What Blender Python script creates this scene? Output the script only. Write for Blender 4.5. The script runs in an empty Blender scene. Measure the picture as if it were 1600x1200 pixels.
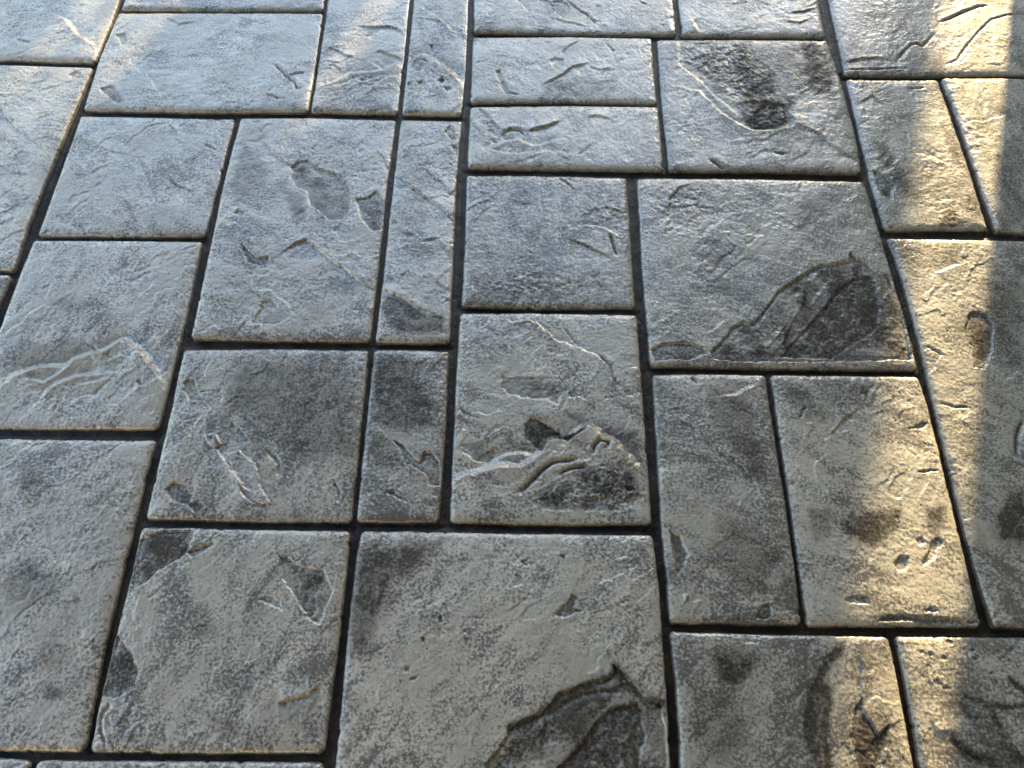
import bpy, math, random
import numpy as np
from mathutils import Matrix, Vector

# ------------------------------------------------------------------ camera, sky, sun, exposure
scene = bpy.context.scene
CAM_H, PITCH, ROLL = 1.15, math.radians(61.47966), math.radians(0.87183)
cam_data = bpy.data.cameras.new('camera')
cam_data.sensor_width = 36.0
cam_data.lens = 36.0 * 1250.0 / 1600.0
cam_data.clip_start, cam_data.clip_end = 0.02, 600.0
cam = bpy.data.objects.new('camera', cam_data)
scene.collection.objects.link(cam)
fwd = Vector((0, math.cos(PITCH), -math.sin(PITCH)))
up0 = Vector((0, math.sin(PITCH), math.cos(PITCH)))
rt0 = Vector((1, 0, 0))
cam_x = rt0 * math.cos(ROLL) + up0 * math.sin(ROLL)
cam_y = up0 * math.cos(ROLL) - rt0 * math.sin(ROLL)
cam.matrix_world = Matrix(((cam_x.x, cam_y.x, -fwd.x, 0), (cam_x.y, cam_y.y, -fwd.y, 0),
                           (cam_x.z, cam_y.z, -fwd.z, CAM_H), (0, 0, 0, 1)))
scene.camera = cam

SUN_EL, SUN_AZ = math.radians(12.5), math.radians(18.6)      # azimuth clockwise from +Y
world = bpy.data.worlds.new('World')
scene.world = world
world.use_nodes = True
wn = world.node_tree
sky = wn.nodes.new('ShaderNodeTexSky')
sky.sky_type = 'NISHITA'
sky.sun_disc = False
sky.sun_elevation = SUN_EL
sky.sun_rotation = SUN_AZ
sky.air_density, sky.dust_density, sky.ozone_density = 1.0, 0.5, 0.5
wbg = wn.nodes['Background']
wbg.inputs['Strength'].default_value = 0.15
wn.links.new(sky.outputs['Color'], wbg.inputs['Color'])

sun_data = bpy.data.lights.new('sun', 'SUN')
sun_data.energy, sun_data.angle = 3.5, math.radians(0.55)
sun_data.color = (1.0, 0.74, 0.37)
sun = bpy.data.objects.new('sun', sun_data)
scene.collection.objects.link(sun)
to_sun = Vector((math.sin(SUN_AZ) * math.cos(SUN_EL), math.cos(SUN_AZ) * math.cos(SUN_EL), math.sin(SUN_EL)))
sun.rotation_euler = to_sun.to_track_quat('Z', 'Y').to_euler()
sun.location = to_sun * 30

cy = scene.cycles
cy.max_bounces, cy.diffuse_bounces, cy.glossy_bounces, cy.transmission_bounces = 4, 3, 2, 0
cy.use_adaptive_sampling, cy.adaptive_threshold = True, 0.02
vs = scene.view_settings
vs.view_transform, vs.look, vs.gamma, vs.use_curve_mapping = 'Standard', 'None', 1.0, False
vs.exposure = 2.8

# ------------------------------------------------------------------ measured layout (ground millimetres)
# outline of each stone: far, right, near, left edge
STONES = {
    '1': ([(-1475.1,1703.8),(-878.0,1713.6)],[(-878.0,1713.6),(-878.3,1571.8),(-877.9,1487.0),(-880.5,1374.3)],[(-1407.2,1392.1),(-1079.2,1379.7),(-880.5,1374.3)],[(-1475.1,1703.8),(-1407.2,1392.1)]),
    '2': ([(-1405.8,1376.9),(-1073.7,1366.7),(-879.9,1361.3)],[(-879.9,1361.3),(-884.9,1178.2),(-889.3,955.4),(-884.9,869.2),(-883.7,837.4)],[(-1328.2,841.7),(-906.1,837.0),(-883.7,837.4)],[(-1405.8,1376.9),(-1328.2,841.7)]),
    '3': ([(-1328.2,836.3),(-903.0,831.8),(-884.0,832.1)],[(-884.0,832.1),(-887.3,759.6),(-886.1,533.5)],[(-1309.5,536.6),(-886.1,533.5)],[(-1328.2,836.3),(-1309.5,536.6)]),
    '4': ([(-872.2,1713.8),(-429.8,1719.8)],[(-429.8,1719.8),(-425.3,1552.1)],[(-868.9,1541.9),(-656.0,1544.7),(-425.3,1552.1)],[(-872.2,1713.8),(-868.9,1541.9)]),
    '5': ([(-873.2,1535.5),(-654.4,1540.6),(-423.7,1543.7)],[(-423.7,1543.7),(-418.8,1396.6),(-415.4,1240.6)],[(-870.4,1236.4),(-648.9,1235.6),(-415.4,1240.6)],[(-873.2,1535.5),(-878.5,1398.2),(-870.4,1236.4)]),
    '6': ([(-870.6,1222.9),(-721.7,1222.5),(-558.6,1220.5)],[(-558.6,1220.5),(-559.3,1085.8),(-560.6,922.3)],[(-867.6,916.5),(-711.5,918.0),(-560.6,922.3)],[(-870.6,1222.9),(-869.0,1066.6),(-867.6,916.5)]),
    '7': ([(-871.4,910.6),(-720.5,912.0),(-562.3,912.1)],[(-562.3,912.1),(-558.7,738.1),(-559.1,534.6)],[(-873.0,532.7),(-808.7,531.5),(-687.4,532.4),(-559.1,534.6)],[(-871.4,910.6),(-873.6,862.4),(-874.2,732.4),(-873.0,532.7)]),
    '8': ([(-877.6,518.1),(-802.7,517.1),(-558.6,519.0)],[(-558.6,519.0),(-562.1,497.0),(-559.0,403.7),(-559.5,319.7),(-560.0,213.1),(-551.6,67.6)],[(-821.9,68.5),(-660.4,66.9),(-551.6,67.6)],[(-877.6,518.1),(-821.9,68.5)]),
    '9a': ([(-818.0,63.0),(-657.8,63.0),(-618.0,59.7)],[(-618.0,59.7),(-617.9,-59.4)],[(-811.5,-58.5),(-617.9,-59.4)],[(-818.0,63.0),(-811.5,-58.5)]),
    '9b': ([(-611.9,60.6),(-424.6,61.7),(-237.2,62.7)],[(-237.2,62.7),(-239.5,-54.5)],[(-611.4,-59.3),(-239.5,-54.5)],[(-611.9,60.6),(-611.4,-59.3)]),
    '10': ([(-552.2,1224.3),(-416.7,1228.9),(-238.1,1227.3)],[(-238.1,1227.3),(-240.2,1025.0),(-237.9,877.2),(-239.3,703.2)],[(-545.4,702.9),(-410.4,701.4),(-239.3,703.2)],[(-552.2,1224.3),(-555.2,1072.9),(-549.6,875.6),(-545.4,702.9)]),
    '11': ([(-232.3,1227.5),(-161.2,1227.2),(-105.4,1226.6)],[(-105.4,1226.6),(-109.0,1109.7),(-106.7,883.9),(-104.5,703.1)],[(-233.8,702.1),(-173.4,700.6),(-104.5,703.1)],[(-232.3,1227.5),(-233.3,985.0),(-232.4,881.6),(-233.8,702.1)]),
    '12': ([(-426.6,1791.4),(-237.5,1796.0)],[(-237.5,1796.0),(-237.0,1586.8),(-236.1,1412.5),(-235.8,1240.8)],[(-414.7,1240.7),(-354.7,1240.1),(-235.8,1240.8)],[(-426.6,1791.4),(-422.0,1582.6),(-417.6,1416.4),(-414.7,1240.7)]),
    '13': ([(-232.9,1796.2),(-106.2,1799.2)],[(-106.2,1799.2),(-107.0,1589.8),(-104.1,1349.4),(-107.3,1238.2)],[(-231.1,1239.2),(-162.0,1237.0),(-107.3,1238.2)],[(-232.9,1796.2),(-232.9,1587.0),(-231.6,1400.8),(-231.1,1239.2)]),
    '14': ([(-100.8,1775.3),(353.3,1786.4)],[(353.3,1786.4),(347.0,1600.5),(344.7,1487.9)],[(-95.1,1488.3),(126.1,1485.1),(344.7,1487.9)],[(-100.8,1775.3),(-100.1,1590.1),(-95.1,1488.3)]),
    '15': ([(-97.1,1474.2),(98.4,1480.6),(291.5,1480.8)],[(291.5,1480.8),(288.1,1373.3),(288.1,1279.1)],[(-95.2,1274.7),(95.1,1280.5),(288.1,1279.1)],[(-97.1,1474.2),(-95.2,1274.7)]),
    '16': ([(-94.6,1264.5),(94.9,1274.0),(290.0,1274.5)],[(290.0,1274.5),(288.9,1173.4),(287.0,1097.5)],[(-94.5,1096.4),(91.9,1096.8),(287.0,1097.5)],[(-94.6,1264.5),(-94.5,1096.4)]),
    '17': ([(-94.9,1081.2),(55.0,1084.2),(215.9,1082.5)],[(215.9,1082.5),(214.6,890.0),(213.8,780.1)],[(-91.7,777.3),(53.2,774.6),(213.8,780.1)],[(-94.9,1081.2),(-91.1,898.7),(-91.7,777.3)]),
    '18': ([(-93.2,765.8),(53.2,768.4),(215.0,767.4)],[(215.0,767.4),(214.9,626.2),(215.2,389.8)],[(-91.9,388.0),(51.0,386.2),(215.2,389.8)],[(-93.2,765.8),(-94.2,621.0),(-91.9,388.0)]),
    '19': ([(-552.5,684.5),(-397.1,689.7),(-239.7,690.0)],[(-239.7,690.0),(-237.1,559.1),(-236.6,385.6)],[(-548.1,385.7),(-398.3,384.1),(-236.6,385.6)],[(-552.5,684.5),(-549.5,565.3),(-548.1,385.7)]),
    '20': ([(-234.4,690.2),(-172.3,691.2),(-104.7,689.9)],[(-104.7,689.9),(-102.1,576.3),(-104.8,387.7)],[(-232.6,386.7),(-169.0,385.7),(-104.8,387.7)],[(-234.4,690.2),(-233.7,562.7),(-232.6,386.7)]),
    '21': ([(-550.6,376.2),(-396.1,375.6),(-236.0,375.2)],[(-236.0,375.2),(-235.3,333.3),(-234.7,246.8),(-237.9,70.4)],[(-546.6,67.0),(-410.1,67.3),(-237.9,70.4)],[(-550.6,376.2),(-548.8,295.6),(-550.0,219.4),(-550.4,128.4),(-546.6,67.0)]),
    '22': ([(-223.5,377.4),(3.4,376.0),(214.9,376.4)],[(214.9,376.4),(218.8,299.9),(217.7,167.0),(214.6,-55.3)],[(-224.9,-61.0),(-6.6,-58.2),(214.6,-55.3)],[(-223.5,377.4),(-227.6,333.5),(-227.7,218.1),(-224.6,106.9),(-224.9,-61.0)]),
    '23': ([(357.8,1786.6),(671.9,1794.2)],[(671.9,1794.2),(670.6,1608.1),(665.5,1487.0)],[(353.7,1484.1),(511.7,1485.6),(665.5,1487.0)],[(357.8,1786.6),(353.9,1600.7),(353.7,1484.1)]),
    '24': ([(297.8,1477.0),(483.0,1481.1),(667.9,1481.2)],[(667.9,1481.2),(674.6,1379.9),(675.4,1183.1),(666.9,1098.6)],[(293.7,1097.7),(473.1,1099.6),(666.9,1098.6)],[(297.8,1477.0),(292.6,1279.7),(293.7,1097.7)]),
    '25': ([(231.0,1081.3),(445.9,1084.0),(668.5,1080.3)],[(668.5,1080.3),(671.5,1002.7),(675.1,884.5),(676.6,747.4),(676.5,663.4)],[(227.8,663.0),(445.6,661.9),(676.5,663.4)],[(231.0,1081.3),(226.7,862.0),(227.8,663.0)]),
    '26': ([(229.9,651.6),(327.5,654.5),(421.6,653.6)],[(421.6,653.6),(420.3,589.8),(421.0,442.0),(420.0,334.8),(416.2,244.6)],[(226.7,244.5),(321.0,244.1),(416.2,244.6)],[(229.9,651.6),(226.0,429.6),(226.7,244.5)]),
    '27': ([(425.7,653.8),(549.6,654.7),(673.4,654.4)],[(673.4,654.4),(679.3,614.1),(676.8,517.5),(674.8,421.4),(673.8,338.8),(671.1,245.8)],[(420.6,243.0),(546.7,244.8),(671.1,245.8)],[(425.7,653.8),(424.9,477.8),(422.1,334.9),(420.6,243.0)]),
    '28': ([(692.1,1843.7),(1336.8,1859.6)],[(1336.8,1859.6),(1281.6,1379.4)],[(682.2,1370.2),(876.8,1372.5),(1058.6,1378.5),(1281.6,1379.4)],[(692.1,1843.7),(690.4,1608.6),(686.4,1461.2),(682.2,1370.2)]),
    '29': ([(682.3,1361.2),(786.8,1361.6),(877.1,1363.5)],[(877.1,1363.5),(878.4,1306.9),(879.0,1113.3),(875.2,965.0)],[(679.7,958.3),(772.7,964.5),(875.2,965.0)],[(682.3,1361.2),(678.6,1190.2),(676.7,1049.6),(679.7,958.3)]),
    '30': ([(881.7,1367.5),(1055.8,1373.2),(1258.0,1373.7)],[(1258.0,1373.7),(1218.3,953.7)],[(885.3,962.2),(935.1,955.7),(1218.3,953.7)],[(881.7,1367.5),(887.1,1240.1),(885.3,1074.5),(885.3,962.2)]),
    '31': ([(679.5,944.8),(930.7,945.2),(1119.6,944.3)],[(1119.6,944.3),(1017.3,242.1)],[(685.5,245.2),(727.1,244.0),(1017.3,242.1)],[(679.5,944.8),(688.3,891.9),(689.5,760.7),(686.5,650.1),(682.5,517.7),(680.3,418.5),(680.6,307.0),(685.5,245.2)]),
    '32': ([(225.7,236.6),(382.1,234.5),(536.7,234.1)],[(536.7,234.1),(538.2,205.2),(536.3,117.5),(534.1,-44.4)],[(221.1,-48.4),(373.1,-46.5),(534.1,-44.4)],[(225.7,236.6),(228.3,139.5),(221.1,-48.4)]),
    '33': ([(543.1,234.3),(723.2,235.2),(869.1,235.6)],[(869.1,235.6),(828.7,-40.5)],[(537.6,-44.3),(828.7,-40.5)],[(543.1,234.3),(544.0,171.8),(539.5,65.2),(537.6,-44.3)]),
}
# relief and pigment found on each stone
RELIEF = {
    '1': [
        ('scarp',[(-895.4,1420.5),(-941.9,1456.8),(-977.4,1501.3),(-1013.6,1521.7),(-1065.7,1485.2),(-1111.5,1512.3),(-1129.8,1540.5)],(4.8,24,1.9)),
        ('groove',[(-1060.2,1437.1),(-1029.8,1427.6)],(2,2.5,0.3)),
    ],
    '2': [
        ('scarp',[(-1039.3,1256.7),(-1012.1,1211.9),(-969.7,1171.5),(-937.6,1149.1),(-914.2,1126.7)],(3,22,0.35)),
        ('chip',[(-922.6,1334.4),(-913.3,1344.3),(-899.6,1338.2),(-897.5,1324.1),(-914.3,1323.8)],(1.5,0.5,0,1.2)),
        ('chip',[(-964.5,1100.4),(-954.0,1120.3),(-935.8,1115.0),(-923.7,1095.7),(-937.2,1078.8),(-954.5,1081.2)],(1.2,0.2,0,1.2)),
        ('scarp',[(-984.9,1086.1),(-953.5,1064.8),(-923.3,1060.0)],(2,20,0.35)),
    ],
    '5': [
        ('chip',[(-857.1,1458.8),(-839.6,1462.6),(-827.8,1442.3),(-837.3,1425.1)],(2.5,0.2,0,1.2)),
        ('scarp',[(-692.3,1261.1),(-709.6,1260.7),(-715.9,1279.0),(-737.5,1297.3),(-749.9,1322.3),(-777.2,1344.1),(-806.4,1372.6)],(1.875,15,1.9)),
        ('chip',[(-849.1,1294.9),(-825.3,1304.8),(-806.7,1283.3),(-788.4,1262.1),(-804.2,1255.6),(-825.3,1270.5)],(2.5,0.4,0,1.2)),
        ('groove',[(-507.5,1374.7),(-484.2,1353.7),(-472.4,1334.7),(-455.1,1322.3),(-448.0,1303.5),(-436.8,1302.5)],(4,3.5,0.3)),
        ('groove',[(-468.4,1338.0),(-454.2,1347.9),(-438.7,1348.3)],(3,2.5,0.3)),
        ('groove',[(-509.0,1285.4),(-495.6,1283.8),(-476.0,1270.6)],(3,2.5,0.3)),
        ('scarp',[(-570.9,1263.7),(-587.7,1272.5),(-582.4,1291.2),(-609.0,1315.8)],(1.5,15,1.9)),
        ('scarp',[(-761.6,1516.9),(-729.1,1496.4),(-698.1,1504.2)],(1.5,20,0.35)),
    ],
    '6': [
        ('groove',[(-663.8,1062.5),(-645.5,1044.0),(-622.9,1033.7),(-602.1,1020.9)],(2,2.5,0.3)),
        ('scarp',[(-594.0,1072.1),(-613.1,1085.4),(-644.2,1095.9),(-671.9,1089.8),(-682.6,1073.0)],(1.5,18,1.9)),
        ('groove',[(-687.2,1198.0),(-667.7,1176.7)],(1.5,2.5,0.3)),
        ('groove',[(-608.5,1145.6),(-580.5,1130.8)],(1.5,2.5,0.3)),
        ('scarp',[(-838.6,1156.9),(-797.7,1129.1),(-743.7,1113.3)],(1.2,25,0.35)),
    ],
    '10': [
        ('scarp',[(-491.4,1155.8),(-458.5,1117.5),(-428.3,1092.7)],(3,20,0.35)),
        ('chip',[(-428.3,1092.7),(-418.8,1105.6),(-400.2,1108.5),(-378.6,1088.7),(-343.2,1076.8),(-318.2,1055.0),(-308.1,1030.8),(-305.7,992.5),(-308.1,964.3),(-340.7,963.6),(-381.9,1000.5),(-393.8,1033.9),(-413.7,1043.3),(-428.4,1067.6)],(3,0.35,0,1.2)),
        ('chip',[(-297.1,1014.1),(-273.6,1019.4),(-260.5,1036.6),(-240.8,1003.3),(-241.2,947.1),(-258.3,937.6),(-282.7,964.8)],(2.5,0.35,0,1.2)),
        ('scarp',[(-269.9,1136.9),(-252.8,1116.6),(-240.7,1086.4)],(2,18,0.35)),
        ('scarp',[(-419.1,882.9),(-403.7,898.7),(-391.1,910.1),(-376.1,917.2),(-353.8,897.4),(-326.1,873.7),(-303.0,856.7),(-279.8,835.6),(-260.7,819.0),(-244.4,810.9)],(4,30,0.35)),
        ('chip',[(-493.8,905.9),(-481.2,895.0),(-456.4,873.4),(-439.5,878.1),(-435.3,862.9),(-453.1,853.9),(-474.6,866.5)],(3.5,0.4,0,1.2)),
        ('scarp',[(-450.9,798.7),(-462.7,827.9),(-473.1,857.8)],(1.125,18,1.9)),
        ('chip',[(-443.4,733.7),(-437.3,757.9),(-433.9,778.3),(-419.5,784.8),(-405.4,770.6),(-382.1,750.8),(-399.9,734.4)],(2.2,0.15,0,1.2)),
        ('scarp',[(-371.4,747.0),(-392.8,777.0),(-424.2,803.4),(-451.6,802.9)],(1.125,18,1.9)),
        ('chip',[(-516.7,974.2),(-511.9,988.4),(-498.5,974.6),(-504.6,967.4)],(2,0.2,0,1.2)),
        ('stain',[(-533.2,1152.3),(-497.3,1121.9),(-465.2,1086.9),(-470.1,1047.1),(-513.6,997.9),(-536.9,1045.7)],(0.3,8)),
        ('stain',[(-438.9,1037.9),(-391.2,1014.6),(-384.1,962.8),(-401.5,957.8)],(0.4,8)),
    ],
    '11': [
        ('scarp',[(-226.2,1071.7),(-206.4,1057.3),(-174.5,1028.6),(-155.0,1012.1),(-132.0,995.9),(-112.1,963.4)],(3.5,22,0.35)),
        ('scarp',[(-171.0,1087.8),(-139.2,1058.6),(-122.8,1032.0),(-113.4,1027.4)],(2.5,18,0.35)),
        ('chip',[(-140.6,1189.6),(-131.8,1208.6),(-121.2,1192.7),(-118.3,1171.4),(-128.0,1171.2)],(3,0.2,0,1.2)),
        ('chip',[(-125.2,1155.5),(-112.7,1150.5),(-114.2,1124.6)],(3,0,0,1.2)),
        ('scarp',[(-167.2,918.9),(-142.4,923.9),(-127.3,908.4),(-117.2,886.4)],(3,18,0.35)),
        ('scarp',[(-221.1,966.0),(-204.5,938.6),(-185.8,929.9)],(2,18,0.35)),
        ('scarp',[(-229.1,813.3),(-207.4,801.1),(-185.8,789.1),(-167.6,773.0),(-150.0,765.1)],(4,32,0.35)),
        ('scarp',[(-148.4,846.6),(-129.5,821.4),(-111.6,809.1)],(2,18,0.35)),
        ('stain',[(-224.3,798.7),(-192.8,791.0),(-156.7,763.0),(-122.6,759.5),(-113.9,723.7),(-197.1,718.3),(-228.2,765.7)],(0.55,8)),
    ],
    '12': [
        ('scarp',[(-344.8,1498.7),(-320.4,1495.7),(-284.4,1498.3),(-259.8,1493.4),(-244.0,1475.7)],(3,20,0.35)),
        ('scarp',[(-241.2,1440.3),(-275.0,1446.6),(-304.4,1454.8),(-329.1,1463.1),(-355.8,1466.1)],(1.875,18,1.9)),
        ('scarp',[(-300.5,1414.5),(-289.4,1421.7),(-269.6,1411.7),(-240.3,1398.6)],(2.5,18,0.35)),
        ('scarp',[(-409.5,1436.5),(-384.2,1423.1),(-363.7,1409.6),(-339.1,1399.9)],(2,18,0.35)),
        ('scarp',[(-238.1,1371.4),(-250.2,1376.2),(-263.7,1370.8),(-274.2,1357.1),(-294.5,1351.7),(-322.1,1349.4),(-347.0,1343.8),(-363.4,1325.3),(-382.6,1313.3),(-414.0,1307.8)],(8.4,24,1.9)),
        ('scarp',[(-279.9,1343.6),(-292.6,1331.7),(-315.0,1324.7),(-338.5,1329.1)],(1.875,18,1.9)),
        ('scarp',[(-236.3,1347.9),(-269.8,1333.9),(-290.6,1310.4),(-315.4,1284.0)],(3.5999999999999996,18,1.9)),
        ('scarp',[(-274.5,1360.5),(-287.3,1373.7),(-302.6,1387.0)],(1.5,18,1.9)),
        ('scarp',[(-394.8,1374.7),(-381.2,1378.4),(-365.3,1361.8)],(1.5,18,0.35)),
    ],
    '13': [
        ('scarp',[(-114.8,1324.1),(-131.9,1343.6),(-149.3,1366.6),(-168.9,1383.1),(-186.3,1399.8),(-200.9,1406.4),(-216.2,1390.6),(-229.1,1375.0)],(8.4,24,1.9)),
        ('scarp',[(-193.0,1358.9),(-211.1,1351.8),(-226.8,1344.8)],(1.875,18,1.9)),
        ('scarp',[(-180.8,1386.2),(-191.6,1372.4),(-202.1,1355.4)],(1.875,18,1.9)),
        ('chip',[(-160.3,1334.6),(-152.6,1341.4),(-146.3,1333.3),(-153.9,1324.9)],(5,0.4,0,1.2)),
        ('chip',[(-226.4,1324.9),(-216.4,1330.1),(-212.2,1318.7),(-222.2,1315.2)],(3,0.2,0,1.2)),
        ('chip',[(-203.6,1327.1),(-193.6,1332.3),(-189.4,1322.5),(-199.4,1317.3)],(3,0.2,0,1.2)),
        ('chip',[(-150.0,1315.1),(-132.6,1312.2),(-141.4,1303.9)],(3,0,0,1.2)),
        ('scarp',[(-197.5,1289.7),(-211.9,1299.1),(-226.3,1308.6)],(1.875,18,1.9)),
        ('scarp',[(-138.6,1481.7),(-151.5,1499.5),(-169.9,1524.7),(-198.0,1546.3),(-221.9,1572.0)],(3.5999999999999996,18,1.9)),
        ('scarp',[(-201.7,1527.7),(-181.8,1520.7),(-164.4,1513.8)],(1.5,18,0.35)),
        ('chip',[(-184.9,1445.1),(-180.4,1445.2),(-179.9,1438.2),(-184.5,1438.1)],(5,1,0,1.2)),
    ],
    '14': [
        ('chip',[(-3.4,1596.0),(20.7,1556.4),(58.5,1542.9),(82.3,1557.9),(73.1,1586.8),(34.9,1608.0)],(2,0.1,0,1.2)),
        ('chip',[(75.5,1590.5),(92.3,1594.6),(111.1,1580.3),(115.4,1558.6),(98.4,1533.1),(84.5,1550.7)],(2.5,0.15,0,1.2)),
        ('groove',[(106.6,1594.9),(134.4,1559.1),(152.9,1545.1),(172.8,1510.1)],(2.5,3,0.3)),
        ('groove',[(269.3,1595.0),(283.0,1584.3)],(2,2.5,0.3)),
        ('scarp',[(72.6,1536.1),(105.3,1522.6),(151.8,1509.6)],(1.5,18,0.35)),
    ],
    '15': [
        ('groove',[(131.8,1460.6),(108.4,1443.0),(94.2,1419.1)],(2,2.5,0.3)),
        ('chip',[(69.0,1398.6),(80.4,1408.8),(98.5,1405.9),(95.9,1386.1),(80.0,1373.9)],(2,0.1,0,1.2)),
        ('scarp',[(52.8,1327.0),(79.6,1346.8),(97.7,1360.0),(116.2,1383.2),(152.6,1393.9)],(3,20,0.35)),
        ('chip',[(-43.5,1363.4),(-34.7,1370.1),(-27.4,1338.0),(-13.5,1306.7),(4.2,1297.7),(-22.2,1300.2),(-36.1,1331.5)],(3,0.3,0,1.2)),
        ('groove',[(191.5,1455.1),(204.0,1428.3)],(2,2.5,0.3)),
        ('scarp',[(152.4,1387.3),(170.0,1374.6),(201.5,1375.3)],(1.5,18,0.35)),
        ('stain',[(52.8,1327.0),(124.5,1354.2),(212.4,1324.2),(189.1,1298.5),(57.0,1295.7)],(0.3,8)),
    ],
    '16': [
        ('scarp',[(-78.0,1255.8),(-60.3,1244.1),(-46.7,1220.4),(-29.0,1197.1)],(3,18,0.35)),
        ('groove',[(-26.4,1173.8),(-22.5,1191.3),(-7.7,1200.4),(9.4,1197.9),(20.2,1180.5)],(4,4,0.3)),
        ('scarp',[(22.3,1195.2),(43.6,1204.5),(65.1,1210.8),(88.9,1226.2)],(4,22,0.35)),
        ('scarp',[(94.5,1173.4),(64.7,1161.2),(35.1,1149.2),(5.4,1168.6),(-24.0,1159.4),(-53.2,1144.5)],(4.8,22,1.9)),
        ('scarp',[(26.7,1134.8),(-6.8,1131.3),(-31.9,1133.6),(-53.2,1144.5)],(1.875,18,1.9)),
        ('scarp',[(110.5,1130.9),(89.6,1136.1),(60.3,1141.1),(35.1,1129.3)],(1.5,18,1.9)),
        ('scarp',[(143.0,1233.3),(160.6,1242.7),(186.1,1231.2)],(2,18,0.35)),
        ('chip',[(-78.0,1255.8),(-43.0,1244.5),(-24.3,1173.8),(-48.5,1127.6),(-70.2,1149.8)],(0.5,0.1,2.2,3)),
    ],
    '17': [
        ('groove',[(80.4,1077.5),(100.6,1059.0),(112.5,1043.1)],(2,2.5,0.3)),
        ('scarp',[(188.7,936.3),(154.1,958.2),(118.4,957.5),(94.4,944.4)],(1.875,18,1.9)),
        ('groove',[(175.1,941.0),(179.9,916.3),(186.5,892.0)],(4,4,0.6)),
        ('scarp',[(105.8,924.8),(144.3,905.8),(174.5,884.6)],(2.5,18,0.35)),
        ('scarp',[(168.1,1007.2),(187.7,997.2),(207.5,992.4)],(2,18,0.35)),
        ('chip',[(-79.0,837.0),(73.5,849.3),(148.7,818.1),(72.7,789.3),(-58.5,791.4)],(0.4,0.2,1.2,5)),
    ],
    '18': [
        ('scarp',[(166.7,636.9),(157.1,661.3),(136.3,681.7),(107.8,693.8),(71.7,710.2),(46.3,735.6),(24.2,748.3),(-1.6,743.5),(-23.9,751.9)],(2.0999999999999996,22,1.9)),
        ('groove',[(86.8,736.4),(101.0,715.0),(111.6,702.4)],(2,2.5,0.3)),
        ('groove',[(143.5,681.9),(164.2,661.4),(166.9,641.0),(180.0,621.1)],(2.5,3.5,0.3)),
        ('chip',[(-17.0,643.4),(-7.7,635.6),(13.0,637.3),(49.8,638.0),(65.9,639.5),(75.0,626.6),(93.1,616.5),(79.2,603.4),(74.4,588.0),(58.7,597.9),(22.4,599.8),(-5.0,607.1),(-16.6,619.8)],(2,0.35,0,1.2)),
        ('chip',[(22.6,554.5),(33.8,564.7),(45.0,562.4),(62.8,552.8),(78.3,543.2),(82.5,531.0),(98.2,538.6),(118.4,548.8),(120.5,543.9),(109.2,536.3),(89.0,523.9),(66.9,525.9),(53.6,516.0),(49.2,504.0),(33.8,518.1),(22.7,534.9)],(5,0.85,0,1.2)),
        ('scarp',[(206.4,464.4),(196.5,478.1),(182.2,494.3),(167.9,513.1),(155.2,525.0),(138.0,536.8),(120.7,548.8),(102.4,531.4),(88.9,519.0),(73.6,526.0),(58.1,520.9),(49.2,501.6),(31.7,484.8),(14.4,475.2),(-16.0,477.0),(-37.5,472.0),(-54.4,461.3),(-67.4,463.4),(-84.2,453.9)],(7.199999999999999,24,1.9)),
        ('scarp',[(47.0,501.6),(33.9,497.8),(16.4,501.1),(-3.3,499.6),(-20.6,491.0),(-29.0,479.1)],(4.2,15,1.9)),
        ('groove',[(10.5,433.8),(23.2,445.4),(40.4,464.0),(53.4,478.1),(66.5,487.7),(88.3,490.4),(105.9,495.5)],(5,4,0.5)),
        ('groove',[(72.7,466.8),(83.7,474.0),(98.9,478.9),(120.7,481.6)],(4,3.5,0.5)),
        ('groove',[(127.9,500.6),(130.6,514.9),(139.9,527.1),(152.9,522.5),(150.2,510.5)],(4.5,3.5,0.5)),
        ('chip',[(77.0,462.3),(109.7,476.7),(149.2,486.7),(171.1,489.4),(195.6,464.2),(202.2,432.4),(171.2,409.6),(107.8,408.6),(44.5,409.8),(27.5,429.6),(57.5,448.2)],(1,0.5,3.2,3)),
        ('chip',[(175.5,450.1),(186.3,452.6),(194.5,445.9),(181.4,441.1)],(3,0.3,0,1.2)),
        ('chip',[(-83.5,581.5),(-69.7,575.4),(-51.3,563.2),(-57.9,560.6),(-78.5,570.3)],(2.5,0.4,0,1.2)),
        ('chip',[(-78.4,516.3),(-54.3,519.1),(-36.3,507.4),(-21.0,507.6),(-25.1,495.7),(-33.6,486.1),(-55.4,488.1),(-73.4,502.0)],(1.5,0.35,0.8,1.2)),
        ('chip',[(152.0,604.6),(167.9,604.9),(165.4,599.7),(151.8,600.8)],(1.5,0.6,0,1.2)),
        ('chip',[(182.1,615.5),(198.0,613.1),(199.8,605.5),(188.5,606.5)],(2,0.5,0,1.2)),
        ('stain',[(78.9,583.0),(134.2,554.0),(200.6,545.2),(203.8,490.0),(176.6,510.9),(151.4,539.5),(111.9,553.6)],(0.5,8)),
    ],
    '19': [
        ('stain',[(-455.7,663.0),(-277.4,670.3),(-224.8,502.9),(-323.3,483.0),(-413.1,518.3),(-457.4,574.6)],(0.42,25)),
        ('chip',[(-536.5,620.7),(-519.7,625.0),(-507.1,597.3),(-518.6,585.3),(-534.9,604.7)],(2.5,0.35,0,1.2)),
        ('scarp',[(-384.5,408.1),(-407.0,424.9),(-417.2,445.7),(-434.3,466.8),(-448.3,488.2)],(4.2,18,1.9)),
        ('chip',[(-482.3,524.6),(-469.4,528.5),(-452.4,510.2),(-461.1,502.7),(-476.7,513.5)],(-2.5,0,0,1.2)),
        ('chip',[(-444.9,488.3),(-426.8,499.5),(-396.2,478.2),(-384.3,446.3),(-362.3,411.9),(-392.8,418.3),(-425.7,456.2)],(-3,0,0.8,1.2)),
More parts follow.
